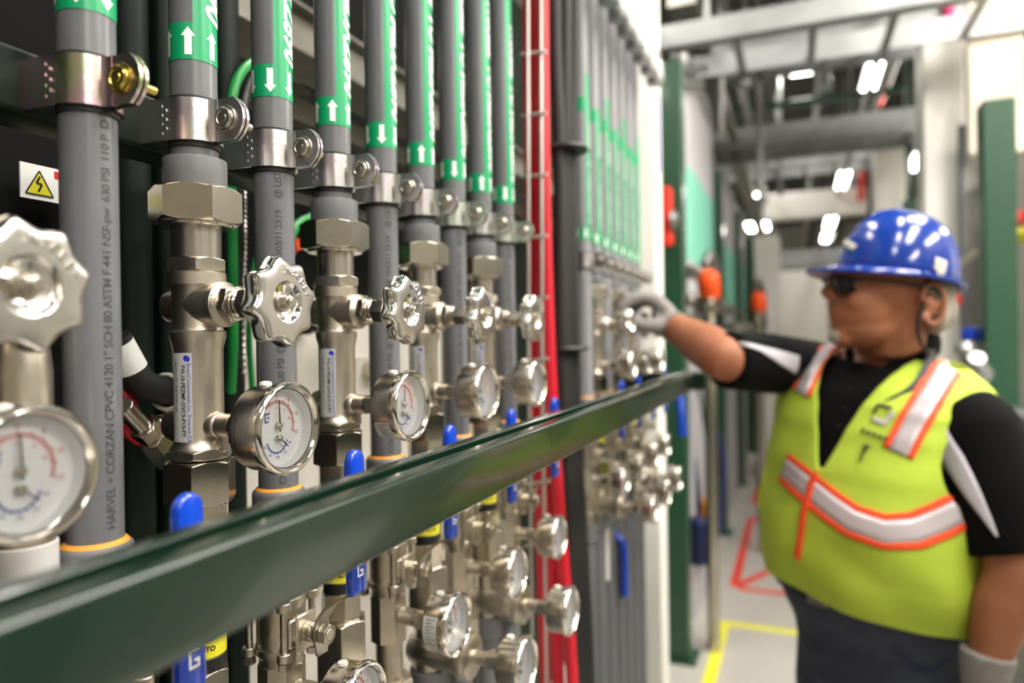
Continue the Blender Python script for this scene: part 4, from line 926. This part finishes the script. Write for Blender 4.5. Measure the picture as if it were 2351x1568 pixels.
b.tube(spline([H(-.06, .03, -.11), TP(1.2, 1.525, .03)[0], TP(.62, 1.47, .016)[0], TP(.30, 1.41, .012)[0], TP(.05, 1.30, .010)[0]]), .010, 10, flat=.002, up=LV); b.build('lanyard', 'rubber', shirt, smooth=60)
for k in range(3):
    p, la, fw = TP(.02, 1.44 - .035 * k, .002); MB().lathe([(.005, 0), (.005, .002), (0, .0025)], 14, T(*p) @ Vector((0, 0, 1)).rotation_difference(FV).to_matrix().to_4x4()).build('button', 'rubber', shirt)
# trousers and boots
b = MB(); torso(b, .008, .82, 1.055, 14)
for s in (-1, 1):
    f = foot(s); limb(b, [C0 + LV * (s * .092) + Vector((0, 0, .92)), C0 + LV * (s * .098) + Vector((0, 0, .78)), C0 + LV * (s * .105) + FV * .015 + Vector((0, 0, .50)), f + Vector((0, 0, .05))], [.100, .104, .080, .074], 26)
jeans = remesh(b, 'jeans', 'jeans', man, .007, 5)
b = MB(); n = 60; b.tube([TP(2 * PI * i / n, 1.035, .010)[0] for i in range(n + 1)], .017, 8, flat=.003); b.build('belt', 'black', man, smooth=60)
p = TP(-.05, 1.035, .014)[0]; MB().box((-.003, -.022, -.016), (.003, .022, .016), T(*p) @ Matrix.Rotation(FA, 4, 'Z'), ch=.0015).build('belt_buckle', 'bolt', man)
b = MB(); b.tube([TP(.5 + .05 * k, .97 - .035 * math.sin(k * PI / 12), .0105)[0] for k in range(13)], .0012, 6); b.build('pocket_seam', 'dark_blue', man)
for s in (-1, 1):
    f = foot(s); b = MB(); ell(b, (*(f + FV * .06 + Vector((0, 0, .045))),), (.15, .15, .045), I4) if False else None
    b = MB(); M = T(f.x, f.y, 0) @ Matrix.Rotation(FA, 4, 'Z'); b.box((-.09, -.045, .0), (.17, .045, .03), M, ch=.01); ell(b, (.09, 0, .045), (.08, .045, .04), M); b.cyl(.052, .02, .15, M @ T(-.02, 0, 0)); b.cyl(.05, .02, .1, M @ T(.02, 0, 0))
    remesh(b, 'boot', 'black', man, .008, 5)
# vest
NT, NZ = 320, 150; Z0v, Z1v = 1.03, 1.512
vs = []; info = []
for j in range(NZ + 1):
    z = Z0v + (Z1v - Z0v) * j / NZ
    for i in range(NT):
        th = 2 * PI * i / NT - PI
        fold = .009 * abs(math.sin(th * 2.5 + z * 16)) ** 1.5 * max(0, 1 - abs(z - 1.12) / .16) + .003 * math.sin(th * 9 - z * 18) + .008 * max(0, 1 - (z - Z0v) / .05) * (.5 + .5 * math.sin(th * 6))
        zz = z + (-.02 * math.sin(th) * max(0, 1 - (z - Z0v) / .2))
        p, la, fw = TP(th, zz, .017 + fold); vs.append(tuple(p)); info.append((la, fw, z, th))
fs = []
for j in range(NZ):
    for i in range(NT):
        q = (j * NT + i, j * NT + (i + 1) % NT, (j + 1) * NT + (i + 1) % NT, (j + 1) * NT + i)
        la = sum(info[k][0] for k in q) / 4; fw = sum(info[k][1] for k in q) / 4; z = info[q[0]][2]
        vw = .088 * max(0, (z - 1.275) / .25) ** .95
        if fw > -.02 and abs(la) < vw: continue
        if fw <= -.02 and z > 1.500: continue
        if abs(la) > (.187 if la > 0 else .212) + .045 * ((z - 1.34) / .13) ** 2 and z > 1.20 and z < 1.47: continue
        fs.append(q)
vb = BVHTree.FromPolygons([Vector(v) for v in vs], fs)
vo = MB().add(vs, fs).build('safety_vest', 'vest', man, smooth=80)
bm_u = __import__('bmesh').new(); bm_u.from_mesh(vo.data); __import__('bmesh').ops.delete(bm_u, geom=[v for v in bm_u.verts if not v.link_faces], context='VERTS'); bm_u.verts.ensure_lookup_table()
for _ in range(12):
    mv = []
    for v in bm_u.verts:
        if v.is_boundary:
            nb = [e.other_vert(v).co for e in v.link_edges if e.is_boundary]
            if len(nb) == 2: mv.append((v, v.co * .5 + (nb[0] + nb[1]) * .25))
        else: mv.append((v, v.co * .7 + sum((e.other_vert(v).co for e in v.link_edges), Vector()) / len(v.link_edges) * .3))
    for v, c in mv: v.co = c
bm_u.to_mesh(vo.data); bm_u.free()
md = vo.modifiers.new('t', 'SOLIDIFY'); md.thickness = .0025; md.offset = -1
CP = Vector((0, 0, CAMH))
def surf(bv, px, py):
    d = (at(px, py, 1) - CP).normalized(); h = bv.ray_cast(CP, d); return (h[0], h[1]) if h[0] else None
def band(bv, P3, wds, mts, name, parent, off=.0022):
    """cloth tape laid on a surface: P3 = list of (point, width); mts = [(from,to,material)] across the width"""
    for (f0, f1, m_) in mts:
        vs = []; K = 4
        for i, (p, w_) in enumerate(zip(P3, wds)):
            t = (P3[min(i + 1, len(P3) - 1)] - P3[max(i - 1, 0)]).normalized(); _, nn, _, _ = bv.find_nearest(p)
            if nn.dot(p - C0 - Vector((0, 0, p.z))) < 0 and False: nn = -nn
            s = t.cross(nn).normalized()
            for k in range(K + 1):
                q = p + s * ((f0 + (f1 - f0) * k / K - .5) * w_); h = bv.find_nearest(q); n2 = h[1]
                if n2.dot(nn) < 0: n2 = -n2
                vs.append(tuple(h[0] + nn * off))
        n = len(P3); fs = [(i * (K + 1) + k, i * (K + 1) + k + 1, (i + 1) * (K + 1) + k + 1, (i + 1) * (K + 1) + k) for i in range(n - 1) for k in range(K)]
        o = MB().add(vs, fs).build(name, m_, parent, smooth=80); md = o.modifiers.new('t', 'SOLIDIFY'); md.thickness = .0012; md.offset = 0
def lay(bv, pix, wid=None, n=10, fallback=True):
    P = []; W = []
    for i in range(len(pix) - 1):
        for k in range(n + (1 if i == len(pix) - 2 else 0)):
            f = k / n; px = pix[i][0] * (1 - f) + pix[i + 1][0] * f; py = pix[i][1] * (1 - f) + pix[i + 1][1] * f
            h = surf(bv, px, py)
            if h: P.append(h[0]); W.append(wid if wid else (pix[i][2] * (1 - f) + pix[i + 1][2] * f))
    return P, W
TRI = [(0, .2, 'vest_orange'), (.2, .8, 'reflective'), (.8, 1, 'vest_orange')]
for pix in ([(1918, 782), (1888, 815), (1860, 855), (1838, 902)], [(2182, 832), (2145, 892), (2098, 970), (2062, 1040)]):
    P, W = lay(vb, pix, .055)
    if len(P) > 4: band(vb, P, W, TRI, 'shoulder_tape', vo)
P, W = lay(vb, [(1800, 1072), (1850, 1115), (1905, 1160), (1955, 1196), (2030, 1222), (2100, 1218), (2165, 1192), (2212, 1168)], .064)
band(vb, P, W, TRI, 'waist_tape', vo)
ring = [TP(math.radians(a), 1.17, .02)[0] for a in range(95, 262, 4)]
band(vb, ring, [.064] * len(ring), TRI, 'waist_tape', vo)
P, W = lay(vb, [(1893, 1048), (1866, 1108), (1848, 1175), (1836, 1262), (1833, 1282)], .014)
band(vb, P, W, [(0, 1, 'vest_orange')], 'zipper', vo, .0045)
for pix, m_, wd in (([(2006, 948), (2017, 930), (2048, 938)], 'ink', .006), ([(2004, 962), (2030, 972), (2046, 955), (2047, 946)], 'reflective', .009)):
    P, W = lay(vb, pix, wd, 6); band(vb, P, W, [(0, 1, m_)], 'vest_logo', vo)
for k in range(5):
    P, W = lay(vb, [(1983 + 13 * k, 985 + 4.5 * k), (1981 + 13 * k, 994 + 4.5 * k)], .006, 3); band(vb, P, W, [(0, 1, 'ink')], 'vest_lettering', vo)
P, W = lay(vb, [(1992, 1026), (1984, 1040), (1977, 1062)], .004, 5); band(vb, P, W, [(0, 1, 'rubber')], 'pen_clip', vo, .006)
h = surf(vb, 1992, 1024)
if h: MB().lathe([(.006, -.002), (.006, .003), (0, .004)], 14, T(*(h[0] + h[1] * .004))).build('pen_button', 'bolt', vo)
# sleeve panels
sb = BVHTree.FromPolygons([v.co.copy() for v in shirt.data.vertices], [tuple(p.vertices) for p in shirt.data.polygons])
P, W = lay(sb, [(2150, 992, .040), (2190, 1058, .042), (2232, 1130, .028), (2268, 1192, .013), (2290, 1232, .004)]); band(sb, P, W, [(0, 1, 'shirt_white')], 'sleeve_panel', shirt)
P, W = lay(sb, [(1697, 787, .006), (1742, 800, .012), (1790, 820, .030), (1832, 838, .042)]); band(sb, P, W, [(0, 1, 'shirt_white')], 'sleeve_panel', shirt)
# hard hat
HT = HM @ T(-.028, 0, .050) @ Matrix.Rotation(math.radians(7), 4, 'Y') @ Matrix.Rotation(0, 4, 'X')
HT = HM @ T(-.028, 0, .040) @ Matrix.Rotation(math.radians(-8), 4, 'Y')
b = MB(); n = 72; vs = []; fs = []; hr = 18
for j in range(hr):
    a = (PI / 2) * j / hr; cr = math.cos(a) ** .82; z = .128 * math.sin(a)
    for i in range(n):
        t = 2 * PI * i / n; ridge = 1 + .0 * math.cos(t); rx = .112 * cr; ry = .096 * cr
        zz = z + .006 * math.exp(-(ry * math.sin(t) / .018) ** 2) * math.sin(a)
        vs.append((rx * math.cos(t), ry * math.sin(t), zz))
vs.append((0, 0, .134)); top = len(vs) - 1
for j in range(hr - 1):
    for i in range(n): fs.append((j * n + i, j * n + (i + 1) % n, (j + 1) * n + (i + 1) % n, (j + 1) * n + i))
for i in range(n): fs.append(((hr - 1) * n + i, (hr - 1) * n + (i + 1) % n, top))
b.add(vs, fs, HT)
vs = []; fs = []
for k, (ex, dz) in enumerate(((0, .002), (.5, -.001), (1, -.004), (1.0, -.007), (.5, -.004), (0, -.002))):
    for i in range(n):
        t = 2 * PI * i / n; c = max(0, math.cos(t)); w_ = .012 + .046 * c ** 1.6
        vs.append(((.112 + w_ * ex) * math.cos(t), (.096 + (.012 + .01 * c) * ex) * math.sin(t), dz - .012 * ex * c))
for k in range(5):
    for i in range(n): fs.append((k * n + i, k * n + (i + 1) % n, (k + 1) * n + (i + 1) % n, (k + 1) * n + i))
b.add(vs, fs, HT)
hat = b.build('hard_hat', 'hat', man, smooth=60); md = hat.modifiers.new('t', 'SOLIDIFY'); md.thickness = .002
hv = BVHTree.FromPolygons([v.co.copy() for v in hat.data.vertices], [tuple(p.vertices) for p in hat.data.polygons])
P, W = lay(hv, [(1938, 557), (1950, 562), (1964, 570)], .012, 5); band(hv, P, W, [(0, 1, 'cream')], 'front_badge', hat)
P, W = lay(hv, [(2160, 596), (2156, 620), (2148, 640)], .026, 5); band(hv, P, W, [(0, 1, 'cream')], 'side_sticker', hat)
# hair, goatee, glasses, ear cord
b = MB(); ell(b, (-.064, 0, .012), (.070, .080, .060), HM, 28, 16); ell(b, (-.092, 0, -.022), (.046, .066, .052), HM)
for s in (-1, 1): ell(b, (-.082, s * .052, -.03), (.020, .022, .042), HM)
remesh(b, 'hair', 'hair', man, .005, 4)
b = MB(); ell(b, (.080, 0, -.082), (.019, .024, .017), HM)
g_ = remesh(b, 'goatee', 'hair', man, .004, 4)
b = MB()
for s in (-1, 1): b.tube(spline([H(.082, s * .058, .026), H(.03, s * .083, .024), H(-.045, s * .088, .012), H(-.062, s * .088, -.004)]), .0028, 8, flat=.0018)
b.tube(spline([H(.082, -.058, .028), H(.100, -.034, .032), H(.104, 0, .032), H(.100, .034, .032), H(.082, .058, .028)]), .0028, 8)
gl_ = b.build('glasses_frame', 'rubber', man, smooth=60)
for s in (-1, 1):
    b = MB(); vs = []; fs = []
    for i in range(7):
        f = i / 6; x = .103 - .020 * f ** 2; y = s * (.008 + .050 * f)
        vs += [tuple(H(x, y, .031)), tuple(H(x - .003, y, .010)), tuple(H(x - .007, y, -.006 + .012 * f ** 2))]
    for i in range(6):
        for k in range(2): fs.append((i * 3 + k, i * 3 + 3 + k, i * 3 + 4 + k, i * 3 + 1 + k))
    b.add(vs, fs); b.build('dark_lens', 'lens', gl_, smooth=80)
b = MB(); b.tube(spline([H(-.030, .094, -.02), H(-.022, .094, -.045), H(-.026, .088, -.075), H(-.045, .078, -.100), H(-.075, .06, -.105)]), .0035, 8); b.build('ear_cord', 'rubber', man, smooth=60)
# gloves
def glove(palm, fingers, cuff, pc):
    b = MB()
    for c, r in palm: ell(b, tuple(c), r)
    for pts, r in fingers: limb(b, pts, r, 12)
    limb(b, cuff[0], cuff[1], 20)
    return remesh(b, 'work_glove', 'glove', man, .0032, 4)
def A(px, py, Z): return at(px, py, Z)
Z_ = 1.655
fg = []
for k, (dz, dy, dx) in enumerate(((0, 0, 0), (.019, -4, 4), (.036, 0, 10), (.052, 8, 20))):
    fg.append(([A(1526, 712 + dy, Z_ + dz), A(1500 + dx * .3, 688 + dy, Z_ + dz), A(1466 + dx * .6, 684 + dy, Z_ + dz * .95), A(1440 + dx, 696 + dy, Z_ + dz * .85), A(1424 + dx, 712 + dy, Z_ + dz * .8)], [.019, .0165, .0145, .013, .011]))
fg.append(([A(1532, 740, Z_ - .004), A(1504, 748, Z_ - .012), A(1476, 746, Z_ - .010), A(1450, 736, Z_ - .004), A(1430, 722, Z_)], [.021, .019, .0165, .0145, .012]))
glove([(A(1518, 722, Z_ + .022), (.024, .038, .032)), (A(1528, 728, Z_ + .015), (.028, .034, .036))], fg, ([WRR.lerp(ELR, .12), WRR, A(1522, 730, Z_ + .01)], [.038, .036, .031]), None)
W_ = WRL; dn = Vector((-.012, -.006, -.1)).normalized(); sd = FV
fg = []
for k in range(4):
    s0 = W_ + dn * .088 + sd * (.030 - .019 * k); l = (.070, .078, .072, .056)[k]
    fg.append(([s0, s0 + dn * l * .45, s0 + dn * l * .78 + LV * -.012, s0 + dn * l * .92 + LV * -.030], [.0115, .0105, .0095, .0085]))
fg.append(([W_ + dn * .03 + sd * .030, W_ + dn * .06 + sd * .048 - LV * .01, W_ + dn * .095 + sd * .050 - LV * .018], [.014, .012, .0095]))
glove([(W_ + dn * .055, (.036, .030, .045)), (W_ + dn * .075, (.038, .028, .035))], fg, ([W_ - dn * .035, W_, W_ + dn * .03], [.042, .038, .032]), None)
